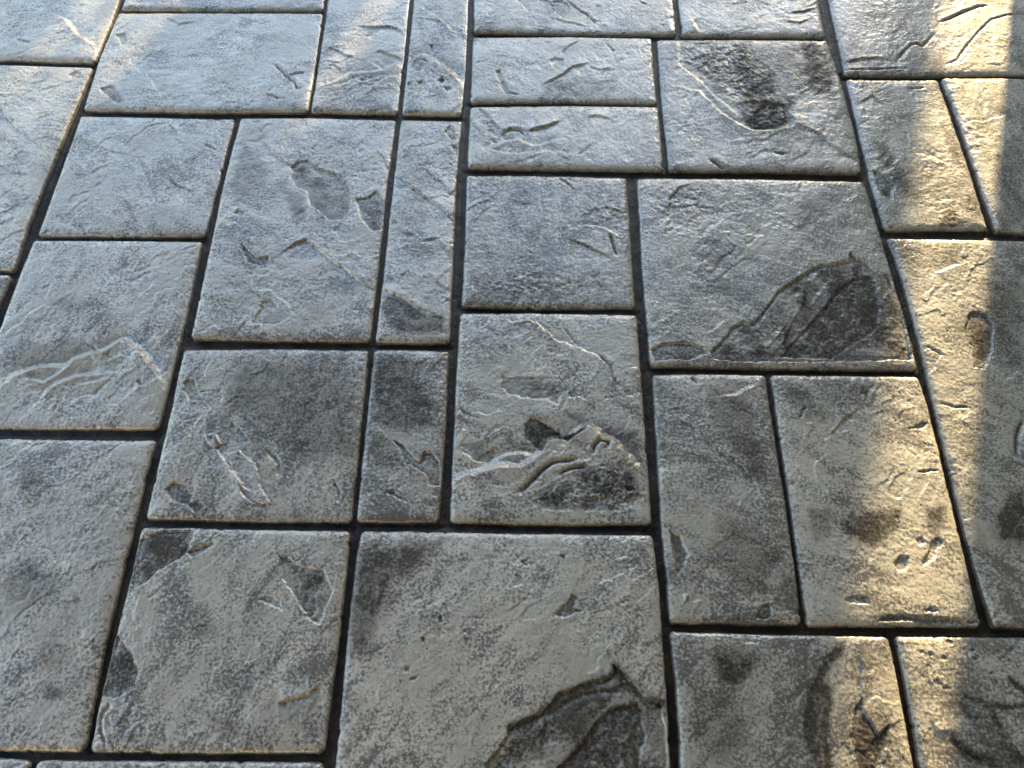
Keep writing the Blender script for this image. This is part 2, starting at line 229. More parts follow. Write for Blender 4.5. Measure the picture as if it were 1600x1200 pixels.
        ('chip',[(-526.8,433.4),(-513.5,447.7),(-495.5,441.0),(-482.1,423.7),(-485.8,409.9),(-509.3,413.0)],(3.5,0.4,0,1.2)),
        ('chip',[(-485.8,409.9),(-470.9,417.0),(-459.5,408.6),(-473.3,396.5)],(3,0.3,0,1.2)),
        ('groove',[(-379.7,500.3),(-359.5,478.8),(-356.3,457.4)],(3,4,0.3)),
        ('chip',[(-273.0,455.2),(-257.4,434.3),(-257.8,410.1)],(2,0.3,0,1.2)),
        ('scarp',[(-449.8,551.6),(-430.6,540.5),(-409.1,514.6)],(3,18,0.35)),
        ('scarp',[(-430.4,570.7),(-405.2,542.8),(-370.5,515.5)],(2,18,0.35)),
        ('scarp',[(-390.5,424.8),(-430.9,460.6),(-470.7,513.9)],(1.875,18,1.9)),
    ],
    '20': [
        ('stain',[(-230.6,671.1),(-180.7,676.1),(-132.7,599.8),(-122.7,549.5),(-169.6,533.6),(-223.0,555.4)],(0.55,14)),
        ('chip',[(-185.7,522.1),(-171.5,514.9),(-156.9,500.3),(-142.4,486.0),(-135.1,502.5),(-123.2,500.9),(-110.6,486.5),(-106.7,447.3),(-123.2,447.0),(-131.0,464.6),(-151.9,478.6),(-162.2,482.0),(-170.7,503.8)],(4.5,0.1,0,1.2)),
        ('groove',[(-189.6,431.9),(-178.3,433.8),(-154.3,420.4)],(3,3,0.3)),
        ('stain',[(-229.1,547.7),(-185.4,518.3),(-165.3,478.4),(-211.0,466.9)],(0.3,8)),
    ],
    '21': [
        ('chip',[(-544.6,355.2),(-512.6,368.9),(-469.4,369.6),(-470.2,349.8),(-472.8,331.9),(-489.3,320.5),(-509.9,307.5),(-520.3,291.6),(-541.7,277.4),(-551.9,319.5)],(3.5,0.55,0,1.2)),
        ('chip',[(-470.7,336.8),(-450.5,346.9),(-436.9,350.3),(-448.6,337.2),(-465.9,328.8)],(3.5,0.3,0,1.2)),
        ('chip',[(-545.6,218.8),(-530.1,204.5),(-514.7,190.3),(-505.6,170.6),(-503.6,149.8),(-524.9,135.8),(-545.5,136.8),(-548.9,172.8)],(3.5,0.65,0,1.2)),
        ('groove',[(-529.7,131.6),(-539.2,118.0),(-542.2,107.3),(-536.7,91.5),(-524.9,73.5)],(3,3.5,0.3)),
        ('chip',[(-337.2,332.4),(-324.8,334.2),(-307.0,320.1),(-268.6,314.3),(-252.3,283.3),(-264.7,234.7),(-277.6,240.5),(-303.1,270.3),(-325.7,297.7)],(2.5,0.35,0.8,1.2)),
        ('chip',[(-358.3,269.4),(-344.0,275.8),(-324.6,269.9),(-320.7,254.8),(-335.4,260.6)],(2,0.2,0,1.2)),
        ('chip',[(-460.8,274.0),(-421.6,262.4),(-400.4,215.1),(-436.4,214.6),(-459.3,237.8)],(0.4,0.3,1.2,5)),
        ('scarp',[(-309.5,132.0),(-290.4,140.5),(-267.7,144.9),(-252.2,160.3)],(3,18,0.35)),
        ('chip',[(-306.6,132.1),(-275.9,140.7),(-251.1,152.0),(-242.7,85.2),(-299.7,105.4)],(1,0.2,1.2,3)),
        ('stain',[(-402.8,119.9),(-360.6,125.9),(-354.5,91.5),(-383.4,93.7)],(0.25,8)),
    ],
    '22': [
        ('stain',[(-225.0,347.1),(-155.7,354.7),(-98.6,358.9),(-136.6,310.0),(-166.5,293.9),(-190.2,218.2),(-217.1,188.9),(-226.5,247.2)],(0.6,14)),
        ('chip',[(-98.7,249.1),(-91.2,252.2),(-92.3,244.7),(-99.4,235.7)],(2.5,0.8,0,1.2)),
        ('chip',[(-119.5,219.2),(-114.5,219.9),(-115.9,210.0),(-119.7,211.9)],(2.5,0.8,0,1.2)),
        ('chip',[(66.1,254.6),(81.7,270.0),(91.2,285.4),(100.4,282.5),(93.8,264.1),(106.0,261.2),(78.2,248.8)],(2.5,0.5,0,1.2)),
        ('chip',[(73.5,342.0),(85.6,344.5),(79.7,332.5)],(2.5,0.6,0,1.2)),
        ('chip',[(-139.2,181.6),(-132.9,184.5),(-132.7,173.2),(-140.2,174.5)],(2.5,0.5,0,1.2)),
        ('chip',[(-135.0,164.8),(-120.7,170.6),(-126.0,162.7)],(2.5,0.6,0,1.2)),
        ('chip',[(18.1,331.5),(26.0,333.2),(26.0,325.2),(19.7,324.5)],(2.5,0.6,0,1.2)),
        ('chip',[(-67.4,231.7),(-58.3,231.9),(-58.1,226.0)],(2.5,0.3,0,1.2)),
        ('chip',[(126.7,240.6),(131.3,242.1),(129.5,236.2)],(2.5,0.6,0,1.2)),
        ('chip',[(-32.3,54.4),(-15.2,75.4),(0.5,96.9),(2.1,108.5),(20.1,113.8),(47.4,126.0),(65.8,145.1),(73.3,152.1),(89.9,154.0),(99.3,162.9),(118.0,166.7),(131.0,166.9),(148.2,177.7),(144.0,188.3),(155.8,181.3),(169.8,165.7),(185.5,150.2),(208.6,140.2),(207.8,130.0),(212.7,99.9),(209.5,4.9),(-66.7,1.2)],(4.5,0.38,0.8,1.2)),
        ('chip',[(117.8,111.8),(129.2,125.5),(144.3,135.9),(175.6,139.7),(182.3,129.6),(182.8,109.4),(185.5,96.2),(175.2,74.8),(165.6,4.3),(29.6,2.5),(68.2,60.5),(91.7,78.5),(104.8,98.4)],(3.5,0.6,0.8,1.2)),
        ('groove',[(54.6,121.0),(73.0,133.2),(84.1,143.6),(102.6,149.0),(130.4,152.9),(149.0,156.6),(160.5,165.5)],(3,5,0.8)),
        ('groove',[(50.7,84.5),(49.0,97.6),(56.4,114.3)],(2.5,5,0.7)),
        ('stain',[(54.5,114.3),(76.6,131.5),(102.5,143.9),(139.3,146.1),(112.7,121.9),(86.8,98.1),(57.9,87.8)],(0.6,8)),
        ('vein',[(4.0,106.9),(47.3,124.3),(73.2,148.6),(117.9,164.9),(148.1,175.9)],(0.7,6)),
        ('vein',[(148.5,184.8),(167.8,163.9),(187.0,145.1),(206.7,138.5)],(0.7,7)),
        ('stain',[(-1.0,82.1),(14.9,92.2),(32.8,102.3),(40.0,97.5),(16.9,72.6),(0.9,72.4)],(0.6,4)),
    ],
    '24': [
        ('chip',[(345.7,1479.2),(385.5,1459.5),(438.3,1477.8),(497.8,1472.3),(504.1,1414.9),(535.0,1376.1),(540.0,1318.6),(565.3,1281.8),(548.2,1226.9),(511.0,1208.4),(468.0,1207.5),(449.5,1230.8),(443.8,1254.8),(409.3,1297.1),(379.0,1346.9),(342.7,1391.5)],(1.2,0.25,2.0,7)),
        ('stain',[(460.3,1468.0),(645.8,1472.2),(665.1,1398.6),(642.3,1320.9),(575.1,1288.2),(548.2,1226.9),(493.8,1208.0),(462.5,1231.1),(454.9,1310.5)],(0.34,18)),
        ('chip',[(462.5,1231.1),(503.8,1280.5),(547.7,1281.5),(544.7,1232.8),(511.2,1209.5),(472.3,1207.6)],(1.6,0.6,1,1.2)),
        ('scarp',[(574.1,1282.0),(548.4,1257.0),(559.4,1230.2),(546.3,1215.0),(510.6,1205.4),(467.7,1204.5),(451.6,1213.0),(412.6,1248.1),(375.2,1308.8),(332.6,1326.8)],(4.2,18,1.9)),
        ('groove',[(376.1,1127.8),(389.6,1116.9),(404.7,1103.3)],(4,5,0.6)),
        ('scarp',[(564.5,1221.3),(599.4,1198.4),(615.7,1169.7),(659.0,1130.8)],(2.5,45,0.35)),
        ('chip',[(498.1,1147.3),(527.2,1145.1),(522.0,1138.2)],(2,0.4,0,1.2)),
        ('chip',[(605.1,1478.1),(674.7,1452.3),(651.0,1271.4),(597.8,1319.9)],(0.3,0.35,0.7,9)),
        ('scarp',[(645.8,1472.2),(627.4,1444.5),(606.7,1430.6)],(1.875,18,1.9)),
        ('groove',[(446.2,1407.0),(443.9,1367.6)],(2,2.5,0.3)),
    ],
    '25': [
        ('chip',[(332.8,694.8),(353.4,713.3),(372.0,739.4),(396.1,756.6),(406.0,747.4),(429.5,770.4),(453.0,801.5),(465.5,821.2),(494.4,841.5),(523.8,862.0),(542.3,874.5),(600.6,887.9),(607.0,904.5),(629.6,884.3),(645.3,864.3),(668.2,856.7),(673.5,813.3),(671.7,719.0),(669.7,682.9),(508.8,676.5),(373.5,674.1),(334.4,680.5)],(4.5,0.45,0.5,1.2)),
        ('chip',[(577.0,831.1),(603.5,851.5),(640.4,856.2),(638.0,812.6),(636.4,789.4),(623.8,743.9),(577.2,713.6),(534.7,684.1),(448.8,686.1),(478.6,719.2),(516.7,760.7),(548.1,795.5)],(3,0.5,0,1.2)),
        ('chip',[(416.5,743.9),(436.4,774.3),(464.3,813.3),(502.9,833.7),(514.7,826.0),(501.9,787.0),(473.2,744.9),(463.0,718.9),(437.0,689.5),(416.4,696.3),(409.5,714.3)],(-1.8,-0.15,0,1.2)),
        ('chip',[(232.7,698.5),(253.4,706.1),(281.6,710.2),(309.3,707.1),(321.0,700.0),(332.4,691.2),(294.0,676.3),(238.7,675.3)],(4,0.45,0,1.2)),
        ('scarp',[(386.3,976.7),(360.2,954.6),(346.6,937.3),(342.8,916.1),(329.5,899.2),(329.5,882.8)],(1.35,15,1.9)),
        ('scarp',[(353.5,891.4),(339.0,878.9),(325.0,870.5)],(1.125,12,1.9)),
        ('stain',[(532.3,1019.3),(624.6,1052.7),(557.2,962.7),(515.1,953.3)],(0.3,14)),
        ('scarp',[(285.9,996.7),(291.9,1028.0),(311.6,1055.6),(336.9,1065.3)],(2,18,0.35)),
        ('chip',[(246.5,1072.7),(365.4,1070.5),(384.8,994.2),(320.0,958.1),(260.1,969.9)],(0.2,0.1,1.2,8)),
    ],
    '26': [
        ('scarp',[(396.2,626.8),(381.3,620.5),(365.7,608.3),(346.3,608.0)],(3.5999999999999996,18,1.9)),
        ('groove',[(297.0,643.3),(304.7,631.3)],(3,3.5,0.3)),
        ('stain',[(318.5,627.5),(342.4,619.9),(385.3,596.8),(392.5,520.5),(398.3,441.4),(374.2,458.6),(347.3,512.4),(321.6,557.0)],(0.38,10)),
        ('scarp',[(314.2,519.2),(349.0,497.7),(372.2,469.2),(381.8,441.1),(393.9,410.3)],(2.5,18,0.35)),
        ('scarp',[(267.3,567.6),(293.2,548.9),(307.7,522.8)],(2,18,0.35)),
        ('scarp',[(388.8,596.9),(396.7,577.5),(399.3,558.3)],(2,18,0.35)),
        ('chip',[(238.9,380.5),(253.5,373.8),(259.0,360.2),(263.5,347.7),(253.7,321.9),(245.6,315.2),(242.7,335.9)],(4,0.55,0,1.2)),
        ('chip',[(249.8,284.8),(256.1,285.8),(257.5,280.3),(250.9,276.2)],(-5,0,0,2)),
        ('chip',[(350.2,252.8),(358.8,271.1),(371.6,274.3),(376.0,262.3),(371.7,253.2)],(2.5,0.4,0,1.2)),
        ('chip',[(326.5,258.5),(331.9,252.6),(323.9,249.5)],(2.5,0.7,0,1.2)),
        ('stain',[(396.6,318.2),(411.8,315.3),(409.6,281.0),(389.7,293.1)],(0.5,8)),
        ('stain',[(318.1,402.1),(380.4,383.0),(398.5,331.0),(361.7,292.6),(325.5,301.4),(299.4,348.8)],(0.35,14)),
    ],
    '27': [
        ('stain',[(492.7,398.1),(514.8,412.1),(594.8,420.2),(586.3,396.3),(558.6,372.5),(536.0,355.7),(522.6,368.6),(501.9,378.2)],(0.65,8)),
        ('stain',[(450.5,417.9),(489.8,418.5),(476.1,377.8),(454.5,364.3)],(0.4,8)),
        ('stain',[(627.6,420.7),(662.1,428.1),(647.2,393.9),(633.5,377.0),(624.5,393.5)],(0.65,8)),
        ('chip',[(563.8,336.7),(576.1,349.8),(588.1,346.8),(580.7,327.4),(567.3,324.0)],(2.5,0.35,0,1.2)),
        ('chip',[(603.7,373.2),(614.1,376.7),(615.0,366.8),(607.1,360.1)],(2,0.3,0,1.2)),
        ('chip',[(601.8,337.3),(617.6,350.5),(625.5,370.2),(639.9,377.1),(644.8,370.5),(626.4,347.4),(607.4,334.2)],(2.5,0.2,0,1.2)),
        ('chip',[(521.2,252.4),(541.5,261.7),(572.3,262.2),(602.3,259.6),(635.8,258.6),(662.6,256.0),(658.0,250.0),(621.2,249.4),(599.1,246.1),(570.2,253.1),(558.3,254.5)],(3,0.65,0,1.2)),
        ('chip',[(480.9,282.1),(500.7,288.6),(515.6,285.7),(510.7,276.4),(489.0,276.1)],(2,0.5,0,1.2)),
        ('chip',[(592.1,268.5),(602.9,274.8),(613.8,268.9),(603.4,264.2)],(2,0.5,0,1.2)),
        ('chip',[(461.6,570.9),(468.4,587.3),(475.9,590.5),(468.6,571.0)],(2.5,0.5,0,1.2)),
        ('chip',[(631.2,554.6),(658.1,566.5),(666.8,566.6),(655.3,554.2)],(2.5,0.5,0,1.2)),
        ('chip',[(628.1,480.6),(653.0,486.4),(666.7,484.8),(647.9,479.1)],(2.5,0.5,0,1.2)),
        ('chip',[(574.0,631.9),(591.8,632.2),(580.7,612.0),(570.9,615.8)],(2.5,0.5,0,1.2)),
        ('scarp',[(504.9,541.1),(530.4,568.2),(558.5,588.0)],(2,18,0.35)),
        ('stain',[(437.9,645.7),(594.3,644.4),(581.5,616.0),(509.6,567.8),(461.0,567.0)],(0.3,10)),
    ],
    '28': [
        ('groove',[(796.3,1408.1),(818.9,1438.7),(843.5,1466.4),(855.8,1470.1),(865.1,1460.0),(880.7,1477.5),(903.7,1505.7)],(3,3,0.5)),
        ('groove',[(918.4,1537.8),(948.0,1552.7),(982.2,1575.1),(1020.5,1594.2),(1045.6,1598.5)],(4,4,0.5)),
        ('groove',[(902.0,1403.9),(928.2,1417.7),(957.0,1458.7),(997.6,1507.9),(1037.5,1551.2),(1074.9,1566.4),(1114.2,1570.9)],(2.5,3,0.4)),
        ('scarp',[(689.7,1409.1),(728.1,1419.9),(760.5,1422.0),(786.3,1414.6)],(3,20,0.35)),
        ('groove',[(689.9,1386.1),(822.2,1392.3)],(2,2.5,0.3)),
    ],
    '29': [
        ('stain',[(704.3,1189.0),(726.3,1172.0),(744.2,1099.2),(771.0,1019.1),(736.3,1044.8),(707.2,1120.6)],(0.45,8)),
        ('chip',[(689.1,1103.6),(709.7,1093.0),(720.5,1066.0),(709.5,1033.7),(691.3,1044.0)],(3,0.5,0,1.2)),
        ('scarp',[(835.8,1117.6),(818.9,1134.1),(780.7,1150.3),(764.6,1172.8)],(1.5,18,1.9)),
        ('stain',[(850.0,1227.3),(871.3,1192.4),(859.5,1112.6),(845.6,1157.3)],(0.5,5)),
        ('stain',[(793.6,1003.9),(822.5,1014.9),(832.2,973.9),(782.9,967.9)],(0.6,4)),
        ('stain',[(853.7,1041.9),(872.8,1036.9),(865.7,995.0),(838.8,999.7)],(0.5,4)),
        ('scarp',[(745.0,1261.2),(775.4,1202.1),(780.4,1167.4)],(2,18,0.35)),
        ('groove',[(804.0,1330.7),(840.5,1334.6)],(2,2.5,0.3)),
        ('scarp',[(692.9,1284.6),(728.8,1310.2),(744.5,1279.5)],(2,18,0.35)),
    ],
    '30': [
        ('stain',[(943.2,1159.3),(1011.3,1218.8),(938.8,970.9),(900.2,975.2)],(0.35,14)),
    ],
    '31': [
        ('chip',[(791.2,781.4),(806.7,783.9),(818.5,773.1),(824.8,755.8),(807.1,704.3),(786.2,666.8),(769.5,670.6),(776.8,712.2),(769.9,720.5),(774.1,750.5)],(3,0.5,0,1.2)),
        ('scarp',[(798.4,882.1),(773.0,872.2),(751.6,862.4)],(1.875,18,1.9)),
        ('groove',[(697.2,710.8),(712.8,700.5),(721.0,690.3)],(2,2.5,0.3)),
        ('groove',[(695.9,601.5),(715.3,596.0),(739.1,594.5)],(2,2.5,0.3)),
        ('groove',[(823.7,576.7),(804.6,546.3),(792.2,509.3)],(3,5,0.6)),
        ('stain',[(812.8,849.6),(850.7,836.5),(914.9,889.0),(850.3,667.9),(819.4,671.4),(821.3,729.9)],(0.4,14)),
        ('stain',[(701.5,928.3),(815.8,935.4),(795.7,886.8),(734.8,871.5),(699.7,885.0)],(0.3,10)),
        ('stain',[(738.4,419.2),(761.7,443.8),(788.0,454.7),(765.9,379.2),(733.6,378.7)],(0.55,8)),
        ('stain',[(720.2,388.3),(745.9,422.6),(778.8,423.1),(759.1,355.9),(729.9,365.3)],(0.4,12)),
    ],
    '32': [
        ('vein',[(458.6,210.3),(440.5,192.8),(425.2,172.9),(413.6,156.0),(406.2,128.7),(398.5,99.4),(404.0,81.2),(409.5,63.4),(411.6,43.3)],(0.9,7)),
        ('vein',[(435.1,161.9),(434.7,142.6),(428.9,126.3),(421.9,102.3),(420.7,63.6)],(0.7,6)),
        ('stain',[(413.6,156.0),(434.6,159.1),(428.9,126.3),(421.4,99.7),(410.1,83.9),(404.0,115.3)],(0.35,4)),
        ('chip',[(468.7,137.7),(479.8,150.1),(479.8,135.1),(487.6,116.5),(493.6,103.3),(510.7,116.8),(499.4,90.3),(480.2,51.8),(458.7,56.5),(455.8,100.2)],(2.5,0.6,0.8,1.2)),
        ('scarp',[(487.6,205.0),(490.2,187.9),(479.2,154.2)],(2.5,18,0.35)),
        ('chip',[(282.0,213.5),(351.2,214.5),(348.1,191.5),(316.8,154.6),(290.1,151.5),(281.3,179.2)],(0.4,0.45,1.5,5)),
        ('chip',[(326.1,230.2),(341.4,231.9),(354.7,229.2),(348.8,218.8),(330.8,220.0)],(1.2,0.05,0,1.2)),
        ('stain',[(241.8,167.4),(303.4,140.8),(325.6,87.9),(280.3,64.2),(244.3,99.8)],(0.3,16)),
        ('stain',[(478.5,143.3),(509.5,138.3),(516.5,116.9),(499.7,64.7),(465.8,64.2)],(0.3,10)),
    ],
    '33': [
        ('vein',[(621.0,153.5),(640.1,148.3),(661.6,141.8),(681.7,140.7),(697.1,143.6)],(0.8,4)),
        ('vein',[(646.6,140.2),(652.4,129.5),(658.1,118.9)],(0.8,5)),
        ('vein',[(589.9,99.4),(598.7,89.1),(613.1,79.0),(631.6,74.1),(640.1,64.0)],(0.9,7)),
        ('vein',[(687.5,176.6),(695.5,168.4),(707.0,157.5)],(0.9,4)),
        ('vein',[(613.0,145.2),(620.4,129.0),(637.9,118.6),(656.6,103.0),(668.6,84.9),(681.1,69.7)],(0.5,7)),
        ('scarp',[(568.5,117.6),(572.7,111.0),(586.8,109.9)],(2.5,18,0.35)),
        ('groove',[(589.9,99.4),(598.7,89.1),(613.1,79.0),(631.6,74.1)],(3,5,0.5)),
        ('stain',[(616.3,113.0),(655.1,97.7),(678.5,79.9),(671.0,54.4),(633.7,71.6)],(0.4,10)),
        ('chip',[(695.2,215.2),(700.8,218.2),(705.0,215.9),(702.2,212.4),(696.8,212.6)],(1.5,0.7,0,1.2)),
        ('chip',[(680.3,204.9),(685.9,207.9),(690.1,205.6),(687.3,202.1),(682.0,202.3)],(1.5,0.7,0,1.2)),
        ('chip',[(644.2,204.4),(649.8,207.3),(654.0,205.1),(651.3,201.6),(645.9,201.8)],(1.5,0.7,0,1.2)),
        ('chip',[(661.9,170.7),(667.5,173.6),(671.6,171.4),(668.9,168.0),(663.6,168.2)],(1.5,0.7,0,1.2)),
        ('chip',[(659.7,184.1),(665.2,187.0),(669.4,184.8),(666.6,181.4),(661.4,181.6)],(1.5,0.7,0,1.2)),
        ('chip',[(613.6,225.7),(619.1,228.7),(623.4,226.4),(620.7,222.8),(615.3,223.1)],(1.5,0.7,0,1.2)),
        ('chip',[(640.8,214.4),(646.4,217.4),(650.7,215.1),(647.9,211.6),(642.6,211.8)],(1.5,0.7,0,1.2)),
        ('chip',[(571.2,212.0),(576.7,214.9),(580.9,212.7),(578.3,209.2),(573.0,209.4)],(1.5,0.7,0,1.2)),
        ('chip',[(582.5,209.2),(588.0,212.2),(592.3,210.0),(589.7,206.5),(584.3,206.7)],(1.5,0.7,0,1.2)),
        ('chip',[(599.2,203.7),(604.7,206.7),(608.9,204.4),(606.3,201.0),(601.0,201.2)],(1.5,0.7,0,1.2)),
        ('chip',[(582.7,172.3),(588.1,175.2),(592.3,173.0),(589.7,169.6),(584.5,169.8)],(1.5,0.7,0,1.2)),
        ('chip',[(592.5,164.1),(597.9,167.0),(602.1,164.8),(599.5,161.5),(594.3,161.7)],(1.5,0.7,0,1.2)),
        ('chip',[(593.7,144.9),(599.0,147.7),(603.2,145.6),(600.6,142.3),(595.4,142.5)],(1.5,0.7,0,1.2)),
        ('chip',[(632.2,215.7),(637.7,218.7),(642.0,216.5),(639.3,212.9),(633.9,213.2)],(1.5,0.7,0,1.2)),
    ],
    '7': [
        ('scarp',[(-574.2,616.0),(-593.8,640.0),(-613.2,662.3),(-636.1,682.7),(-656.6,692.9),(-680.1,671.5),(-700.4,667.0),(-726.2,656.1),(-733.4,643.7),(-778.8,640.8),(-816.2,623.9),(-830.9,603.6)],(7.8,14,1.9)),
        ('scarp',[(-726.9,645.8),(-747.1,629.2),(-764.1,614.7),(-804.4,620.1)],(3.5999999999999996,18,1.9)),
        ('scarp',[(-673.6,632.5),(-713.7,623.7),(-741.3,609.1),(-758.9,585.1)],(6.0,18,1.9)),
        ('scarp',[(-667.5,622.4),(-680.0,616.2),(-706.4,609.7)],(1.875,18,1.9)),
        ('scarp',[(-668.7,586.6),(-687.6,592.2),(-705.8,582.1)],(1.5,18,1.9)),
        ('scarp',[(-630.6,659.9),(-650.4,667.8),(-672.3,655.0)],(1.875,18,1.9)),
        ('chip',[(-614.2,621.4),(-607.0,623.5),(-604.9,614.7),(-610.7,613.8)],(3,0.4,0,1.2)),
        ('chip',[(-695.3,713.6),(-686.6,713.8),(-687.3,706.5)],(2,0.4,0,1.2)),
        ('chip',[(-721.5,691.8),(-699.0,688.8),(-700.4,680.3)],(2,0.3,0,1.2)),
        ('scarp',[(-670.0,840.0),(-694.0,844.3)],(1.125,18,1.9)),
        ('stain',[(-797.0,777.9),(-720.2,783.8),(-697.0,766.2),(-767.2,751.6)],(0.25,12)),
        ('stain',[(-845.1,647.9),(-822.3,690.0),(-735.8,704.3),(-717.0,675.0),(-781.2,649.0)],(0.25,12)),
        ('chip',[(-665.6,642.8),(-591.0,627.8),(-576.8,596.1),(-616.7,587.5),(-664.4,610.5)],(0.3,0,1.5,6)),
    ],
    '8': [
        ('stain',[(-760.1,465.0),(-729.1,472.7),(-703.5,430.6),(-743.9,423.0)],(0.35,12)),
        ('stain',[(-713.1,333.0),(-653.7,302.1),(-640.1,265.2),(-701.4,255.1),(-729.4,285.3)],(0.35,16)),
        ('stain',[(-627.3,274.5),(-611.5,267.1),(-612.3,253.5)],(0.5,4)),
        ('stain',[(-628.4,256.2),(-615.1,241.4),(-626.4,238.3)],(0.4,4)),
        ('stain',[(-635.1,154.8),(-604.4,149.7),(-596.8,133.4),(-617.1,133.1)],(0.45,6)),
        ('stain',[(-644.1,205.7),(-597.8,200.6),(-609.1,166.3),(-640.0,171.5)],(0.25,12)),
        ('scarp',[(-653.0,305.3),(-673.8,333.7),(-691.9,379.4)],(1.125,18,1.9)),
    ],
    '23': [
        ('scarp',[(599.5,1562.6),(628.7,1566.9),(654.3,1578.4)],(2.5,18,0.35)),
        ('scarp',[(388.9,1494.0),(378.8,1536.0)],(3.5999999999999996,18,1.9)),
        ('scarp',[(585.7,1533.7),(612.9,1527.2),(634.1,1541.9)],(2,18,0.35)),
    ],
}
# pale / dark / warm character of each stone: (mottling, tone, warmth), label
LOOK = {
    '1': (0.4, 0.55, 0.3, ''),
    '2': (0.4, 0.55, 0.35, ''),
    '5': (0.4, 0.5, 0.0, ''),
    '6': (0.45, 0.5, 0.0, ''),
    '7': (0.42, 0.5, 0.05, 'pale stone with a jagged mountain-shaped ridge across its near half'),
    '8': (0.44, 0.46, 0.1, ''),
    '10': (0.5, 0.5, 0.05, 'large stone with a scalloped hollow and a roof-shaped step'),
    '11': (0.5, 0.5, 0.05, ''),
    '12': (0.45, 0.55, 0.05, ''),
    '13': (0.45, 0.55, 0.05, ''),
    '15': (0.4, 0.55, 0.0, ''),
    '16': (0.45, 0.5, 0.0, 'stone with a swirl of curved ridges'),
    '17': (0.62, 0.42, 0.0, ''),
    '18': (0.48, 0.55, 0.1, 'stone with a deep jagged ridge and rough dark corner'),
    '19': (0.55, 0.5, 0.12, ''),
    '20': (0.6, 0.44, 0.08, 'small dark stone with a hook-shaped chip'),
    '21': (0.5, 0.54, 0.12, 'stone with two dark half-round chips along its left edge'),
    '22': (0.44, 0.56, 0.18, 'large beige stone with a big dark flaked corner'),
    '24': (0.55, 0.45, 0.15, 'stone with a rough dark scar across it'),
    '25': (0.56, 0.42, 0.2, 'large stone with a dark flaked near corner'),
    '26': (0.58, 0.44, 0.25, ''),
    '27': (0.5, 0.55, 0.35, 'stone with brown blotches in a sunlit streak'),
    '28': (0.52, 0.4, 0.3, ''),
    '29': (0.57, 0.4, 0.25, ''),
    '30': (0.57, 0.36, 0.25, ''),
    '31': (0.54, 0.36, 0.25, ''),
    '32': (0.6, 0.42, 0.2, 'stone with a curved black vein'),
    '33': (0.58, 0.46, 0.2, 'stone with dark specks and branching veins'),
}

# ------------------------------------------------------------------ noise
def _hash(ix, iy, seed):
    h = (ix.astype(np.int64) * 374761393 + iy.astype(np.int64) * 668265263 + seed * 1274126177) & 0xFFFFFFFF
    h = ((h ^ (h >> 13)) * 1274126177) & 0xFFFFFFFF
    return (h ^ (h >> 16)) & 0xFFFFFFFF

def perlin(x, y, seed=0):
    ix, iy = np.floor(x), np.floor(y)
    fx, fy = x - ix, y - iy
    ux = fx * fx * fx * (fx * (fx * 6 - 15) + 10)
    uy = fy * fy * fy * (fy * (fy * 6 - 15) + 10)
    def grad(i, j):
        a = _hash(ix + i, iy + j, seed) * (2 * math.pi / 4294967296.0)
        return np.cos(a) * (fx - i) + np.sin(a) * (fy - j)
    a = grad(0, 0); b = grad(1, 0); c = grad(0, 1); d = grad(1, 1)
    return (a + (b - a) * ux) * (1 - uy) + (c + (d - c) * ux) * uy

def fbm(x, y, seed=0, octv=4, gain=0.5, lac=2.03):
    s, amp = 0, 1.0
    for k in range(octv):
        s = s + amp * perlin(x, y, seed + 17 * k)
        x, y, amp = x * lac + 3.1, y * lac - 1.7, amp * gain
    return s

def smooth(a, b, v):
    t = np.clip((v - a) / (b - a), 0, 1)
    return t * t * (3 - 2 * t)

# ------------------------------------------------------------------ distances
def seg_dist(px, py, pts):
    """distance to an open polyline, signed side (+ on the right-hand walking in the picture sense) and 0..1 position"""
    best = np.full(px.shape, 1e9); side = np.zeros(px.shape); pos = np.zeros(px.shape)
    lens = [math.hypot(b[0] - a[0], b[1] - a[1]) for a, b in zip(pts, pts[1:])]
    tot, run = sum(lens) + 1e-9, 0.0
    for (a, b), L in zip(zip(pts, pts[1:]), lens):
        if L < 1e-6: continue
        ux, uy = (b[0] - a[0]) / L, (b[1] - a[1]) / L
        rx, ry = px - a[0], py - a[1]
        t = np.clip(rx * ux + ry * uy, 0, L)
        dx, dy = rx - t * ux, ry - t * uy
        d = np.sqrt(dx * dx + dy * dy)
        m = d < best
        best = np.where(m, d, best)
        side = np.where(m, np.where(rx * uy - ry * ux >= 0, 1.0, -1.0), side)
        pos = np.where(m, (run + t) / tot, pos)
        run += L
    return best, side, pos

def poly_sd(px, py, pts):
    """signed distance to a closed polygon, positive inside"""
    d, _, _ = seg_dist(px, py, list(pts) + [pts[0]])
    inside = np.zeros(px.shape, bool)
    n = len(pts)
    for i in range(n):
        (x1, y1), (x2, y2) = pts[i], pts[(i + 1) % n]
        if y1 == y2: continue
        c = ((y1 > py) != (y2 > py)) & (px < (x2 - x1) * (py - y1) / (y2 - y1) + x1)
        inside ^= c
    return np.where(inside, d, -d)

def near(px, py, pts, pad):
    xs = [p[0] for p in pts]; ys = [p[1] for p in pts]
    return (px > min(xs) - pad) & (px < max(xs) + pad) & (py > min(ys) - pad) & (py < max(ys) + pad)

